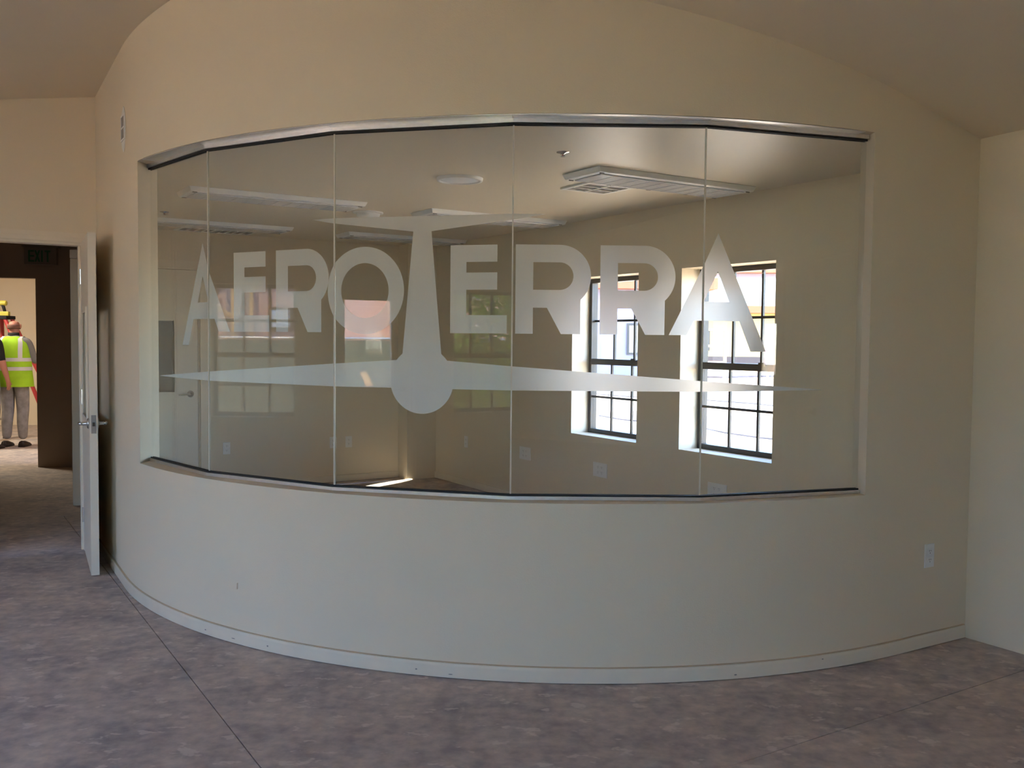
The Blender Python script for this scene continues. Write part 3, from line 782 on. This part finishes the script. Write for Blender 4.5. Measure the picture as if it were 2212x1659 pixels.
# ------------------------------------------------------------------ ceiling fittings of the inner room
def troffer(n0, s0, label, w=1.24, d=.36):
    t = empty('fluorescent_light', W(n0, s0, ICEIL), math.atan2(NV.y, NV.x))
    tag(t, label, 'ceiling light', 'unlit ceiling lights in the inner room')
    bm = bmesh.new(); box(bm, 0, w, 0, d, -.032, -.0005)
    for v in bm.verts:
        if v.co.z < -.02: v.co.x = lerp(v.co.x, w / 2, .022); v.co.y = lerp(v.co.y, d / 2, .075)
    bevel(bm, .003, 1); link('housing', bm, M['fixture'], t)
    bm = bmesh.new(); box(bm, .052, w - .052, .052, d - .052, -.040, -.0325); bevel(bm, .004, 1); ln = link('lens', bm, M['lens'], t)
    bm = bmesh.new()
    for i in range(1, 12): box(bm, .052 + i * (w - .104) / 12 - .002, .052 + i * (w - .104) / 12 + .002, .055, d - .055, -.0418, -.0402)
    link('lens_ribs', bm, M['lens'], ln)
    for x, y in ((.03, .03), (w - .06, .03), (.03, d - .036), (w - .06, d - .036), (w * .25, d - .036), (w * .5, d - .036), (w * .75, d - .036)):
        bm = bmesh.new(); box(bm, x, x + .03, y, y + .006, -.0375, -.0325); link('clip', bm, M['clip'], t)
    return t
troffer(3.20, 4.18, 'large ceiling light at top right, its lens catching bright window reflections')
troffer(1.47, 6.24, 'ceiling light at upper left crossing the second glass pane')
troffer(3.22, 6.24, 'ceiling light right of centre, above the second letter E')
troffer(1.55, 8.03, 'leftmost, farthest ceiling light in front of the slatted register', d=.33)
troffer(3.30, 8.03, 'far ceiling light crossed by the propeller blade', d=.33)

def grille(n0, n1, s0, s1, rows, cols, label, grp):
    v = empty('ceiling_register', W(n0, s0, ICEIL), math.atan2(NV.y, NV.x)); tag(v, label, 'vent', grp)
    w, d = n1 - n0, s1 - s0; e = .026
    bm = bmesh.new(); box(bm, 0, w, 0, e, -.012, -.0005); box(bm, 0, w, d - e, d, -.012, -.0005); box(bm, 0, e, e, d - e, -.012, -.0005); box(bm, w - e, w, e, d - e, -.012, -.0005); link('frame', bm, M['plate'], v)
    bm = bmesh.new(); box(bm, e, w - e, e, d - e, -.004, -.0006); link('backing', bm, M['hole'], v)
    for i in range(1, cols):
        bm = bmesh.new(); x = e + (w - 2 * e) * i / cols; box(bm, x - .006, x + .006, e, d - e, -.013, -.0045); link('divider', bm, M['plate'], v)
    for j in range(1, rows):
        bm = bmesh.new(); y = e + (d - 2 * e) * j / rows; box(bm, e, w - e, y - .005, y + .005, -.0125, -.0045); link('louver', bm, M['plate'], v)
    return v
grille(3.465, 3.82, 4.625, 4.93, 3, 2, 'square white air register beside the large ceiling light', 'air registers')
grille(1.95, 2.62, 8.56, 8.86, 1, 9, 'slatted air register by the far wall of the inner room', 'air registers')
def disc(name, n, s, prof, mt, label, cat):
    o = empty(name, W(n, s, ICEIL)); tag(o, label, cat); 
    bm = bmesh.new(); lathe(bm, prof, 32); link('cover', bm, M[mt], o, smooth=True); return o
o = disc('cover_plate', 2.77, 5.0, [(.0, -.012), (.122, -.012), (.128, -.009), (.132, -.0005)], 'fixture', 'round white ceiling plate above the propeller emblem', 'ceiling plate')
bm = bmesh.new(); lathe(bm, [(.118, -.012), (.121, -.019), (.138, -.017), (.142, -.0005)], 40); link('rim', bm, M['plate'], o, smooth=True)
o = disc('smoke_detector', 2.93, 6.74, [(0, -.045), (.07, -.043), (.088, -.030), (.092, -.012)], 'plate', 'round smoke detector above the letter O', 'smoke detector')
bm = bmesh.new(); lathe(bm, [(.115, -.0005), (.115, -.010), (.105, -.012), (0, -.012)], 32); link('base', bm, M['plate'], o, smooth=True)
def sprinkler(n, s, label):
    o = empty('sprinkler_head', W(n, s, ICEIL)); tag(o, label, 'sprinkler', 'fire sprinkler heads')
    bm = bmesh.new(); lathe(bm, [(.034, -.0005), (.033, -.004), (.012, -.008), (.012, -.012), (0, -.012)], 20); link('escutcheon', bm, M['chrome'], o, smooth=True)
    bm = bmesh.new(); tube(bm, [(0, 0, -.012), (.009, 0, -.018), (.004, 0, -.024)], .0022, 6); tube(bm, [(0, 0, -.012), (-.009, 0, -.018), (-.004, 0, -.024)], .0022, 6); link('yoke', bm, M['chrome'], o)
    bm = bmesh.new(); lathe(bm, [(0, -.0235), (.014, -.0242), (.014, -.0255), (0, -.026)], 16); link('deflector', bm, M['chrome'], o)
    bm = bmesh.new(); lathe(bm, [(0, -.0125), (.003, -.013), (.003, -.0228), (0, -.023)], 8); tag(link('bulb', bm, M['red'], o), label='red glass bulb')
sprinkler(2.823, 3.998, 'sprinkler head above the upper pane, left of the large light')
sprinkler(1.617, 7.66, 'sprinkler head at the far left, above the leftmost ceiling light')

# ------------------------------------------------------------------ wall plates and small fittings
def outlet(origin, along, outw, label, gang=1, grp='electrical outlets'):
    o = empty('wall_outlet', Vector(origin)); tag(o, label, 'outlet', grp)
    mt = axis_frame((0, 0, 0), along, outw); w = .035 * gang + (.0 if gang == 1 else .02)
    def P(nm, m, f):
        bm = bmesh.new(); f(bm); bmesh.ops.transform(bm, matrix=mt, verts=bm.verts[:]); return link(nm, bm, M[m], o)
    P('plate', 'plate', lambda bm: (box(bm, -w, w, .0003, .006, -.057, .057), bevel(bm, .002, 2)))
    for g in range(gang):
        cx = (g - (gang - 1) / 2) * .046
        for zz in (-.021, .021):
            r = P('receptacle', 'plate', lambda bm: (box(bm, cx - .0165, cx + .0165, .006, .0078, zz - .014, zz + .014), bevel(bm, .0007, 1)))
            for dx, hh in ((-.006, .009), (.006, .007)):
                q = P('slot', 'slot', lambda bm: box(bm, cx + dx - .0011, cx + dx + .0011, .0079, .0083, zz + .003 - hh / 2, zz + .003 + hh / 2)); q.parent = r
            q = P('slot', 'slot', lambda bm: box(bm, cx - .002, cx + .002, .0079, .0083, zz - .010, zz - .006)); q.parent = r
    return o
outlet((2.0085, 4.4445, .446), (.857, .515, 0), (d301.x, d301.y, 0), 'white outlet low on the curved wall near the right corner')
outlet(W(N_RW, 8.075, .445), -SV, -NV, 'outlet low on the inner right wall nearest the far corner')
outlet(W(N_RW, 7.00, .445), -SV, -NV, 'outlet low on the inner right wall left of the far window', 2)
outlet(W(N_RW, 5.90, .43), -SV, -NV, 'outlet below the far window of the inner right wall', 2)
outlet(W(N_RW, 4.60, .44), -SV, -NV, 'outlet below the near window of the inner right wall', 2)
outlet(W(2.44, S_LW, .405), NV, -SV, 'outlet on the inner far wall right of the closed door')
outlet(W(3.51, S_LW, .405), NV, -SV, 'outlet on the inner far wall at the second glass seam')
outlet(W(3.68, S_LW, .405), NV, -SV, 'outlet on the inner far wall just right of the second seam')
# half-covered box high on the wall left of the glazing
bx = empty('junction_box', (-2.205, 5.332, 2.635)); tag(bx, 'grey open junction box with pale patched plaster, high at upper left', 'junction box')
bmt = axis_frame((0, 0, 0), (.515, -.857, 0), (d211.x, d211.y, 0))
def bp(nm, m, f):
    bm = bmesh.new(); f(bm); bmesh.ops.transform(bm, matrix=bmt, verts=bm.verts[:]); return link(nm, bm, M[m], bx)
def ovalp(bm):
    q = [(.075 * math.cos(a) * (1 + .08 * math.sin(3 * a)), .125 * math.sin(a) * (1 + .06 * math.cos(5 * a)) - .01) for a in [i * math.pi / 12 for i in range(24)]]
    va = [bm.verts.new((x, .0003, z)) for x, z in q]; vb = [bm.verts.new((x, .002, z)) for x, z in q]
    bm.faces.new(va); bm.faces.new(vb)
    for i in range(24): bm.faces.new((va[i], va[(i + 1) % 24], vb[(i + 1) % 24], vb[i]))
bp('plaster_patch', 'patch', ovalp)
bp('box_rim', 'plate', lambda bm: (box(bm, -.06, -.05, .002, .007, -.072, .072), box(bm, .05, .06, .002, .007, -.072, .072), box(bm, -.05, .05, .002, .007, -.072, -.062), box(bm, -.05, .05, .002, .007, .062, .072)))
bp('cover', 'hole', lambda bm: box(bm, -.05, .05, .002, .004, -.062, .062))
bp('bracket', 'plate', lambda bm: box(bm, -.05, .05, .0041, .0065, -.004, .004))

# ------------------------------------------------------------------ workers in the far room
def skin_mesh(name, nodes, edges, subdiv=2):
    me = D.meshes.new(name); me.from_pydata([n[0] for n in nodes], edges, [])
    o = D.objects.new(name, me); COL.objects.link(o)
    md = o.modifiers.new('skin', 'SKIN'); md.use_smooth_shade = True; md.branch_smoothing = .3
    for i, n in enumerate(nodes):
        sv_ = me.skin_vertices[0].data[i]; sv_.radius = n[1] if isinstance(n[1], tuple) else (n[1], n[1]); sv_.use_root = (i == 0)
    sb_ = o.modifiers.new('sub', 'SUBSURF'); sb_.levels = subdiv; sb_.render_levels = subdiv
    dg = bpy.context.evaluated_depsgraph_get(); ev = o.evaluated_get(dg)
    m2 = D.meshes.new_from_object(ev); D.objects.remove(o); D.meshes.remove(me)
    m2.name = name
    return m2

def person(loc, rz, label, shirt, trousers, h=1.69, vest=False, arm_pose='work', group=None):
    """figure facing +y in its own frame, standing on z=0"""
    p = empty('person', loc, rz); tag(p, label, 'person', group)
    k = h / 1.72
    def v(x, y, z): return (x * k, y * k, z * k)
    N = []; E_ = []
    def add(x, y, z, r, par=None):
        N.append((v(x, y, z), (r[0] * k, r[1] * k) if isinstance(r, tuple) else r * k)); 
        if par is not None: E_.append((par, len(N) - 1))
        return len(N) - 1
    pel = add(0, 0, .93, (.15, .115)); wa = add(0, .005, 1.06, (.155, .12), pel); ch = add(0, 0, 1.26, (.165, .125), wa); ub = add(0, -.01, 1.38, (.145, .10), ch)
    nk = add(0, 0, 1.475, .058, ub); nh = add(0, .012, 1.53, .058, nk); hd = add(0, .02, 1.60, (.077, .09), nh); ht = add(0, .012, 1.675, (.062, .07), hd)
    for sx in (-1, 1):
        hip = add(.092 * sx, 0, .86, .105, pel); kn = add(.097 * sx, .02, .49, .080, hip); cf = add(.100 * sx, -.01, .32, .073, kn); an = add(.105 * sx, -.01, .09, .058, cf)
        sh = add(.185 * sx, -.005, 1.405, .062, ub)
        if arm_pose == 'work': el = add(.245 * sx, .05, 1.14, .045, sh); wr = add(.17 * sx, .27, 1.13, .030, el); hn = add(.15 * sx, .33, 1.14, .030, wr)
        else: el = add(.255 * sx, -.03, 1.13, .046, sh); wr = add(.265 * sx, .06, .90, .031, el); hn = add(.262 * sx, .085, .83, .032, wr)
        dv = Vector(N[hn][0]) - Vector(N[wr][0]); dv.normalize(); side = Vector((0, 0, 1)) if arm_pose == 'work' else Vector((0, 1, 0))
        for q in range(4):
            base = Vector(N[hn][0]) + side * ((q - 1.5) * .019) * k; ln = (.062, .072, .068, .052)[q] * k
            mid = base + dv * ln * .55 + Vector((-.006 * sx, 0, 0)); tip = base + dv * ln + Vector((-.022 * sx, 0, 0))
            N.append((tuple(mid), .0092 * k)); E_.append((hn, len(N) - 1)); N.append((tuple(tip), .0082 * k)); E_.append((len(N) - 2, len(N) - 1))
        tb = Vector(N[wr][0]) + dv * .03 * k + side * .028 * k; tt = tb + dv * .045 * k + side * .02 * k
        N.append((tuple(tb), .011 * k)); E_.append((wr, len(N) - 1)); N.append((tuple(tt), .0095 * k)); E_.append((len(N) - 2, len(N) - 1))
    me = skin_mesh('body', N, E_, 2)
    for m in (M['skin'], M[shirt], M[trousers]): me.materials.append(m)
    for f in me.polygons:
        c = f.center; z = c.z / k; r = abs(c.x) / k
        if z > 1.50: i = 0
        elif z < .97 and r < .215: i = 2
        elif arm_pose == 'work' and c.y / k > .10 and r > .1: i = 0
        elif arm_pose != 'work' and r > .2 and z < 1.16: i = 0
        else: i = 1
        f.material_index = i; f.use_smooth = True
    body = D.objects.new('body', me); COL.objects.link(body); body.parent = p
    # ears, nose
    for sx in (-1, 1):
        bm = bmesh.new()
        m_ = Matrix.Translation(v(.083 * sx, .015, 1.60)) @ Matrix.Diagonal((.010 * k, .018 * k, .032 * k, 1)); bmesh.ops.create_icosphere(bm, subdivisions=2, radius=1, matrix=m_)
        link('ear', bm, M['skin'], body, True)
    bm = bmesh.new(); bmesh.ops.create_icosphere(bm, subdivisions=2, radius=1, matrix=Matrix.Translation(v(0, .115, 1.59)) @ Matrix.Diagonal((.014 * k, .02 * k, .026 * k, 1))); link('nose', bm, M['skin'], body, True)
    for sx in (-1, 1):
        bm = bmesh.new(); bmesh.ops.create_icosphere(bm, subdivisions=1, radius=.011 * k, matrix=Matrix.Translation(v(.032 * sx, .096, 1.62))); link('eye', bm, M['plate'], body, True)
    bm = bmesh.new(); bmesh.ops.create_icosphere(bm, subdivisions=2, radius=1, matrix=Matrix.Translation(v(0, .103, 1.545)) @ Matrix.Diagonal((.024 * k, .008 * k, .006 * k, 1))); tag(link('mouth', bm, M['red'], body, True))
    # cropped hair band round the back of the head
    bm = bmesh.new()
    rows = []
    for j in range(4):
        zz = 1.560 + j * .020; rr = [.080, .087, .088, .086][j]
        rows.append([bm.verts.new(v(rr * .95 * math.cos(a), .018 - rr * 1.08 * math.sin(a), zz)) for a in [math.radians(-8 + i * 196 / 16) for i in range(17)]])
    for a_, b_ in zip(rows[:-1], rows[1:]):
        for i in range(16): bm.faces.new((a_[i], a_[i + 1], b_[i + 1], b_[i]))
    r_ = bmesh.ops.extrude_face_region(bm, geom=bm.faces[:])
    for e in r_['geom']:
        if isinstance(e, bmesh.types.BMVert): e.co.x *= .93; e.co.y = .018 * k + (e.co.y - .018 * k) * .93
    link('hair', bm, M['hair'], p, True)
    for sx in (-1, 1):
        bm = bmesh.new()
        prof = [(-.085, .042, .0), (-.07, .046, .0), (.03, .050, .0), (.12, .048, .0), (.165, .026, .0)]
        lo = []; hi = []
        for y, w, _ in prof:
            hh = .085 if y < .0 else (.085 - (y) * .33)
            ring = [bm.verts.new(v(.112 * sx + w * .92 * cxx, y, zz)) for cxx, zz in ((-1, 0), (-1, hh * .45), (-.6, hh * .85), (0, hh), (.6, hh * .85), (1, hh * .45), (1, 0))]
            lo.append(ring)
        for a_, b_ in zip(lo[:-1], lo[1:]):
            for i in range(7): bm.faces.new((a_[i], a_[(i + 1) % 7], b_[(i + 1) % 7], b_[i]))
        bm.faces.new(lo[0]); bm.faces.new(lo[-1])
        link('shoe', bm, M['shoe'], p, True)
    if vest:
        def vring(z, rx, ry, cy_, n=40): return [v(rx * math.cos(a), cy_ + ry * math.sin(a) * (1 + .015 * math.sin(9 * a + z * 5)), z) for a in [2 * math.pi * i / n for i in range(n)]]
        spec = [(.80, .245, .165, 0), (.87, .240, .163, 0), (1.02, .222, .158, 0), (1.18, .215, .158, 0), (1.30, .212, .155, 0), (1.38, .205, .140, -.005), (1.435, .165, .105, -.008), (1.465, .095, .080, -.005)]
        def loft(sp, mt, nm, par, sol=.006):
            bm = bmesh.new(); rg = [[bm.verts.new(c) for c in vring(*s_)] for s_ in sp]
            for a_, b_ in zip(rg[:-1], rg[1:]):
                for i in range(40): bm.faces.new((a_[i], a_[(i + 1) % 40], b_[(i + 1) % 40], b_[i]))
            return link(nm, bm, M[mt], par, True)
        vs_ = loft(spec, 'vest', 'safety_vest', p)
        for z in (1.015, 1.135):
            f = lambda zz: [lerp(spec[i][j], spec[i + 1][j], (zz - spec[i][0]) / (spec[i + 1][0] - spec[i][0])) for i in range(7) if spec[i][0] <= zz < spec[i + 1][0] for j in (1, 2)]
            a0 = f(z); a1 = f(z + .048)
            loft([(z, a0[0] + .003, a0[1] + .003, 0), (z + .048, a1[0] + .003, a1[1] + .003, 0)], 'band', 'reflective_band', vs_)
        for sx in (-1, 1):                     # vertical tapes over the shoulders, back and front
            for fy in (-1, 1):
                bm = bmesh.new(); L_ = []
                for z, rx, ry, cy_ in [s_ for s_ in spec if s_[0] >= 1.18][:5]:
                    row = []
                    for xx in (.112, .158):
                        xx2 = xx if z < 1.4 else xx * .86
                        t_ = min(.97, xx2 / rx); row.append(bm.verts.new(v(sx * (xx2), cy_ + fy * (ry * math.sqrt(1 - t_ * t_) + .004), z)))
                    L_.append(row)
                for a_, b_ in zip(L_[:-1], L_[1:]): bm.faces.new((a_[0], a_[1], b_[1], b_[0]))
                link('shoulder_tape', bm, M['band'], vs_, True)
        bm = bmesh.new(); lathe(bm, [(.066 * k, 1.455 * k), (.074 * k, 1.46 * k), (.068 * k, 1.515 * k), (.060 * k, 1.51 * k)], 24); link('collar', bm, M['black'], p, True)
    return p
person((-6.53, 12.25, 0), math.radians(3), 'person in lime high-visibility vest and grey jeans seen from behind in far room', 'shirtg', 'jeans', 1.70, True)
person((-6.735, 11.95, 0), math.radians(-8), 'person in black shirt cut off by the left frame edge', 'black', 'jeans', 1.70, False, 'down')

# red step ladder behind the worker, with a drill on its cap
ld = empty('step_ladder', (-7.05, 12.95, 0), math.radians(4)); tag(ld, 'red fibreglass step ladder with black cap behind the worker in lime vest', 'ladder')
def rail(x0, y0, x1, y1, nm, z1=1.70):
    bm = bmesh.new(); tube(bm, [(x0, y0, .03), (x1, y1, z1)], .026, 8); r = link(nm, bm, M['red'], ld)
    bm = bmesh.new(); tube(bm, [(x0, y0, 0), (x0 + (x1 - x0) * .03, y0 + (y1 - y0) * .03, .06)], .033, 8); link('rubber_foot', bm, M['black'], r); return r
rail(-.12, .28, -.06, .10, 'rail'); rail(-.12, -.28, -.06, -.10, 'rail'); rail(.78, .28, .07, .10, 'rail'); rail(.78, -.28, .07, -.10, 'rail')
for i in range(1, 6):
    t = i / 6; bm = bmesh.new(); w = lerp(.28, .10, t); x = lerp(-.12, -.06, t); box(bm, x - .04, x + .04, -w, w, 1.68 * t, 1.68 * t + .025); link('step', bm, M['steel'], ld)
bm = bmesh.new(); box(bm, -.25, .11, -.14, .14, 1.68, 1.73); bevel(bm, .01, 2); link('cap', bm, M['black'], ld)
dr = empty('cordless_drill', (-7.10, 12.95, 1.73), math.radians(185)); tag(dr, 'yellow and black cordless drill lying on the ladder cap', 'drill')
bm = bmesh.new(); tube(bm, [(-.10, 0, .175), (-.09, 0, .175), (.06, 0, .175), (.07, 0, .175)], [.03, .036, .036, .028], 12); link('motor_housing', bm, M['drill'], dr, True)
bm = bmesh.new(); tube(bm, [(.07, 0, .175), (.12, 0, .175), (.16, 0, .175)], [.026, .022, .010], 12); link('chuck', bm, M['black'], dr, True)
bm = bmesh.new(); tube(bm, [(-.05, 0, .15), (-.075, 0, .06)], [.022, .020], 10); link('grip', bm, M['black'], dr, True)
bm = bmesh.new(); box(bm, -.135, -.01, -.035, .035, 0, .06); bevel(bm, .008, 2); link('battery', bm, M['drill'], dr)
tb = empty("tool_case", (-6.33, 13.75, 0)); tag(tb, 'low dark tool case on floor behind the ladder', 'tool case')
bm = bmesh.new(); box(bm, -.05, .22, -.15, .15, .33, .40); bevel(bm, .01, 2); link('lid', bm, M['black'], tb)
bm = bmesh.new(); box(bm, -.05, .22, -.15, .15, 0, .329); bevel(bm, .01, 2); link('tub', bm, M['concrete'], tb)

# ------------------------------------------------------------------ outdoors, right-hand side (through the windows)
bm = bmesh.new()
for i in range(1): hexa(bm, W(-60, -60, -.30), NV * 190, SV * 190, (0, 0, .14))
tag(link('ground', bm, M['ground']), kind='structure')
bm = bmesh.new(); hexa(bm, W(N_RW + .3, -6, -.155), NV * 22, SV * 40, (0, 0, .06)); tag(link('yard_slab', bm, M['dirt']), 'pale sunlit yard outside the inner room windows', 'yard')
def gravel(c_n, c_s, a, b_, rot, label):
    bm = bmesh.new(); q = []
    for i in range(28):
        t = 2 * math.pi * i / 28; r = 1 + .16 * math.sin(3 * t + rot) + .1 * math.sin(7 * t + rot * 2)
        q.append(W(c_n + a * r * math.cos(t), c_s + b_ * r * math.sin(t), 0).to_2d())
    prism(bm, q, -.158, -.07)
    bmesh.ops.triangulate(bm, faces=[f for f in bm.faces if len(f.verts) > 4]); 
    tag(link('gravel_bed', bm, M['gravel']), label, 'gravel', 'grey gravel beds outside', kind='stuff')
gravel(21, 18, 4.2, 7.5, .6, 'broad grey gravel bed across the yard'); gravel(13, 11.5, 1.6, 4.2, 1.9, 'grey gravel bed nearest the far window')
gravel(33, 33, 3.6, 2.8, 2.6, 'grey gravel bed in front of yellow building')
def bld(name, label, cx, cy, w, d, h, wallm, roofh, over=.8, base=True, rot=0.0, roofm='rooft'):
    o = empty(name, (cx, cy, -.16), rot); tag(o, label, 'building')
    bm = bmesh.new(); box(bm, -w / 2, w / 2, 0, d, .0, h); link('wall', bm, M[wallm], o)
    if base: bm = bmesh.new(); box(bm, -w / 2 - .08, w / 2 + .08, -.08, d + .08, 0, .75); link('base_course', bm, M['brown'], o)
    bm = bmesh.new(); box(bm, -w / 2 - over, w / 2 + over, -over, d + over, h, h + .42); link('fascia', bm, M['fascia'], o)
    bm = bmesh.new(); a = [bm.verts.new((x, y, h + .42)) for x, y in ((-w / 2 - over, -over), (w / 2 + over, -over), (w / 2 + over, d + over), (-w / 2 - over, d + over))]
    r1, r2 = bm.verts.new((-w / 2 + d / 2, d / 2, h + .42 + roofh)), bm.verts.new((w / 2 - d / 2, d / 2, h + .42 + roofh))
    bm.faces.new((a[0], a[1], r2, r1)); bm.faces.new((a[1], a[2], r2)); bm.faces.new((a[2], a[3], r1, r2)); bm.faces.new((a[3], a[0], r1)); bm.faces.new(a)
    rf = link('roof', bm, M[roofm], o)
    for wx in [i for i in range(int(-w / 2) + 2, int(w / 2) - 1, 5)]:
        bm = bmesh.new(); box(bm, wx, wx + 1.3, -.06, .01, 1.1, 2.3); wf = link('window', bm, M['bronze'], o)
        bm = bmesh.new(); box(bm, wx + .08, wx + 1.22, -.09, -.061, 1.18, 2.22); link('pane', bm, M['winpane'], wf)
    return o
bld('bungalow', 'yellow stucco building with orange fascia and pale roof seen through the near window', 16.5, 56, 17, 9, 3.35, 'yellow', 2.0)
bld('block_building', 'taller lilac building behind the yellow one', 24, 76, 30, 10, 7.2, 'lilac', 2.2, base=False)
bld('lilac_house', 'lilac stucco building with reddish roof seen through the far window', 4.4, 36, 5, 8, 3.6, 'lilac', 1.6, base=False, roofm='pink')
pst = empty('marker_stake', (11.35, 41.5, -.16)); tag(pst, 'hot pink survey marker standing in the yard', 'marker')
bm = bmesh.new(); box(bm, -.05, .05, -.03, .03, 0, .5); link('stake', bm, M['wood'], pst); bm = bmesh.new(); box(bm, -.14, .14, -.012, .012, .5, 1.5); link('flag', bm, M['pinkflag'], pst)
fr = empty('lumber_rack', (8.6, 40, -.16)); tag(fr, 'small raw wood frame standing in front of yellow building', 'frame')
for x in (-.5, .5): bm = bmesh.new(); box(bm, x - .06, x + .06, -.06, .06, 0, 2.2); link('post', bm, M['wood'], fr)
for z in (.7, 1.4, 2.1): bm = bmesh.new(); box(bm, -.56, .56, -.04, .04, z, z + .1); link('rail', bm, M['wood'], fr)

# ------------------------------------------------------------------ outdoors, west side (met in the glass reflections)
NF = -8.2
fence = empty('screened_fence', W(NF, 3, -.16)); tag(fence, 'construction fence with dark green screen fabric seen reflected in the glass', 'fence')
off = fence.location
def fpart(nm, m, f, par=None):
    bm = bmesh.new(); f(bm); bmesh.ops.translate(bm, vec=-off, verts=bm.verts[:]); return link(nm, bm, M[m], par or fence)
fpart('screen_fabric', 'fabric', lambda bm: nbox(bm, NF - .004, NF + .004, -9, 14, -.10, 1.43))
fpart('top_rail', 'steel', lambda bm: tube(bm, [W(NF, -9, 1.46), W(NF, 14, 1.46)], .022, 8))
for s in range(-9, 15, 3): fpart('post', 'steel', lambda bm: tube(bm, [W(NF - .03, s, -.15), W(NF - .03, s, 1.50)], .03, 8))
bm = bmesh.new(); hexa(bm, W(-4.75, -6, -.158), NV * .7, SV * 16, (0, 0, .05)); tag(link('concrete_walk', bm, M['concrete']), 'sunlit strip of concrete walk along the west wall', 'walkway')
bb_ = empty('stucco_building', W(-11.6, 4, -.16)); tag(bb_, 'terracotta stucco building with outside stair behind the screened fence', 'building'); off2 = bb_.location
def bpart(nm, m, f, par=None):
    bm = bmesh.new(); f(bm); bmesh.ops.translate(bm, vec=-off2, verts=bm.verts[:]); return link(nm, bm, M[m], par or bb_)
bpart('wall', 'pink', lambda bm: nbox(bm, -20, -11.6, -4.5, 17, -.16, 3.3))
bpart('roof', 'rooft', lambda bm: nbox(bm, -20.6, -11.2, -5, 17.5, 3.3, 3.6))
bpart('pilaster', 'pink', lambda bm: nbox(bm, -11.6, -11.25, -1.95, -1.4, -.16, 3.29))
bpart('pilaster', 'lilac', lambda bm: nbox(bm, -11.6, -11.35, 8.95, 9.2, -.16, 3.29))
for (s0, s1, z0, z1, pm) in ((8.05, 8.40, 1.66, 1.98, 'bluebox'), (3.2, 4.4, .9, 2.3, 'winpane'), (1.5, 2.2, 1.9, 3.2, 'winpane'), (10.5, 11.7, .9, 2.3, 'winpane'), (5.2, 6.2, 1.4, 2.5, 'winpane')):
    w_ = bpart('window', 'bronze', lambda bm: nbox(bm, -11.6, -11.55, s0 - .05, s1 + .05, z0 - .05, z1 + .05)); bpart('pane', pm, lambda bm: nbox(bm, -11.549, -11.53, s0, s1, z0, z1), w_)
st = empty('outside_stair', W(-10.9, 9, -.16)); tag(st, 'wooden outside stair with slanted rails against the terracotta building', 'stair'); off3 = st.location
def spart(nm, m, f, par=None):
    bm = bmesh.new(); f(bm); bmesh.ops.translate(bm, vec=-off3, verts=bm.verts[:]); return link(nm, bm, M[m], par or st)
def sz(s): return .3 + (s - 8.2) * .62
spart('stringer', 'wood', lambda bm: tube(bm, [W(-10.6, 8.0, sz(8.0)), W(-10.6, 11, sz(11))], .06, 6))
hr = spart('handrail', 'wood', lambda bm: tube(bm, [W(-10.6, 8.55, sz(8.55) + 1.15), W(-10.6, 11, sz(11) + 1.15)], .035, 6))
for i in range(18):
    s = 8.6 + i * .17; spart('baluster', 'wood', lambda bm: tube(bm, [W(-10.6, s, sz(s)), W(-10.6, s, sz(s) + 1.15)], .016, 5), None)
for i in range(12):
    s = 8.2 + i * .3; spart('step', 'concrete', lambda bm: nbox(bm, -11.5, -10.55, s, s + .3, sz(s) - .05, sz(s)))
lt = empty('lattice_panel', W(-10.42, 8.55, 1.9)); tag(lt, 'pale lattice panel fixed beside the outside stair', 'lattice'); off4 = lt.location
for i in range(9):
    for sg in (-1, 1):
        bm = bmesh.new(); z = 1.75 + i * .12; hexa(bm, W(-10.42 + .012 * sg, 8.42, z + (0 if sg > 0 else .3)), SV * .30 + Vector((0, 0, .3 * sg)), NV * .01, (0, 0, .03)); bmesh.ops.translate(bm, vec=-off4, verts=bm.verts[:]); link('slat', bm, M['concrete'], lt)
for s in (8.40, 8.73): bm = bmesh.new(); nbox(bm, -10.45, -10.38, s - .025, s + .025, -.16, 3.2); bmesh.ops.translate(bm, vec=-off4, verts=bm.verts[:]); link('post', bm, M['wood'], lt)

def tree(n, s, h, r, label, seed):
    rnd = random.Random(seed); t = empty('leafy_tree', W(n, s, -.16)); tag(t, label, 'tree', 'trees by the west fence')
    bm = bmesh.new(); tube(bm, [(0, 0, 0), (.04, .02, h * .3), (-.02, .05, h * .6)], [.09, .07, .04], 8)
    for i in range(6):
        a = i * 1.05; tube(bm, [(0, 0, h * .35 + .06 * i), (r * .5 * math.cos(a), r * .5 * math.sin(a), h * .55 + .1 * i)], [.035, .012], 6)
    link('trunk', bm, M['bark'], t)
    bm = bmesh.new()
    for i in range(4200):
        while True:
            q = Vector((rnd.uniform(-1, 1), rnd.uniform(-1, 1), rnd.uniform(-1, 1)))
            if q.length < 1 and rnd.random() < .25 + .75 * q.length: break
        q = Vector((q.x * r, q.y * r, h * .60 + q.z * h * .46))
        u = Vector((rnd.gauss(0, 1), rnd.gauss(0, 1), rnd.gauss(0, 1))).normalized(); w = u.orthogonal().normalized(); l = rnd.uniform(.05, .085)
        vs = [bm.verts.new(q - u * l), bm.verts.new(q + w * l * .42), bm.verts.new(q + u * l), bm.verts.new(q - w * l * .42)]; bm.faces.new(vs)
    tag(link('foliage', bm, M['leaf'], t), kind='stuff')
tree(-5.35, -.02, 2.75, .88, 'bushy green tree seen reflected at the second letter E', 3)
tree(-5.6, -2.5, 3.0, .95, 'bushy green tree beside the reflected one, farther from the door', 5)
lb = empty('leaning_board', W(-4.95, .95, -.16)); tag(lb, 'raw board leaning outside below the reflected tree', 'board')
bm = bmesh.new(); hexa(bm, (0, 0, .055), NV * .04, SV * .09, NV * -.45 + SV * .35 + Vector((0, 0, 1.15))); link('plank', bm, M['wood'], lb)
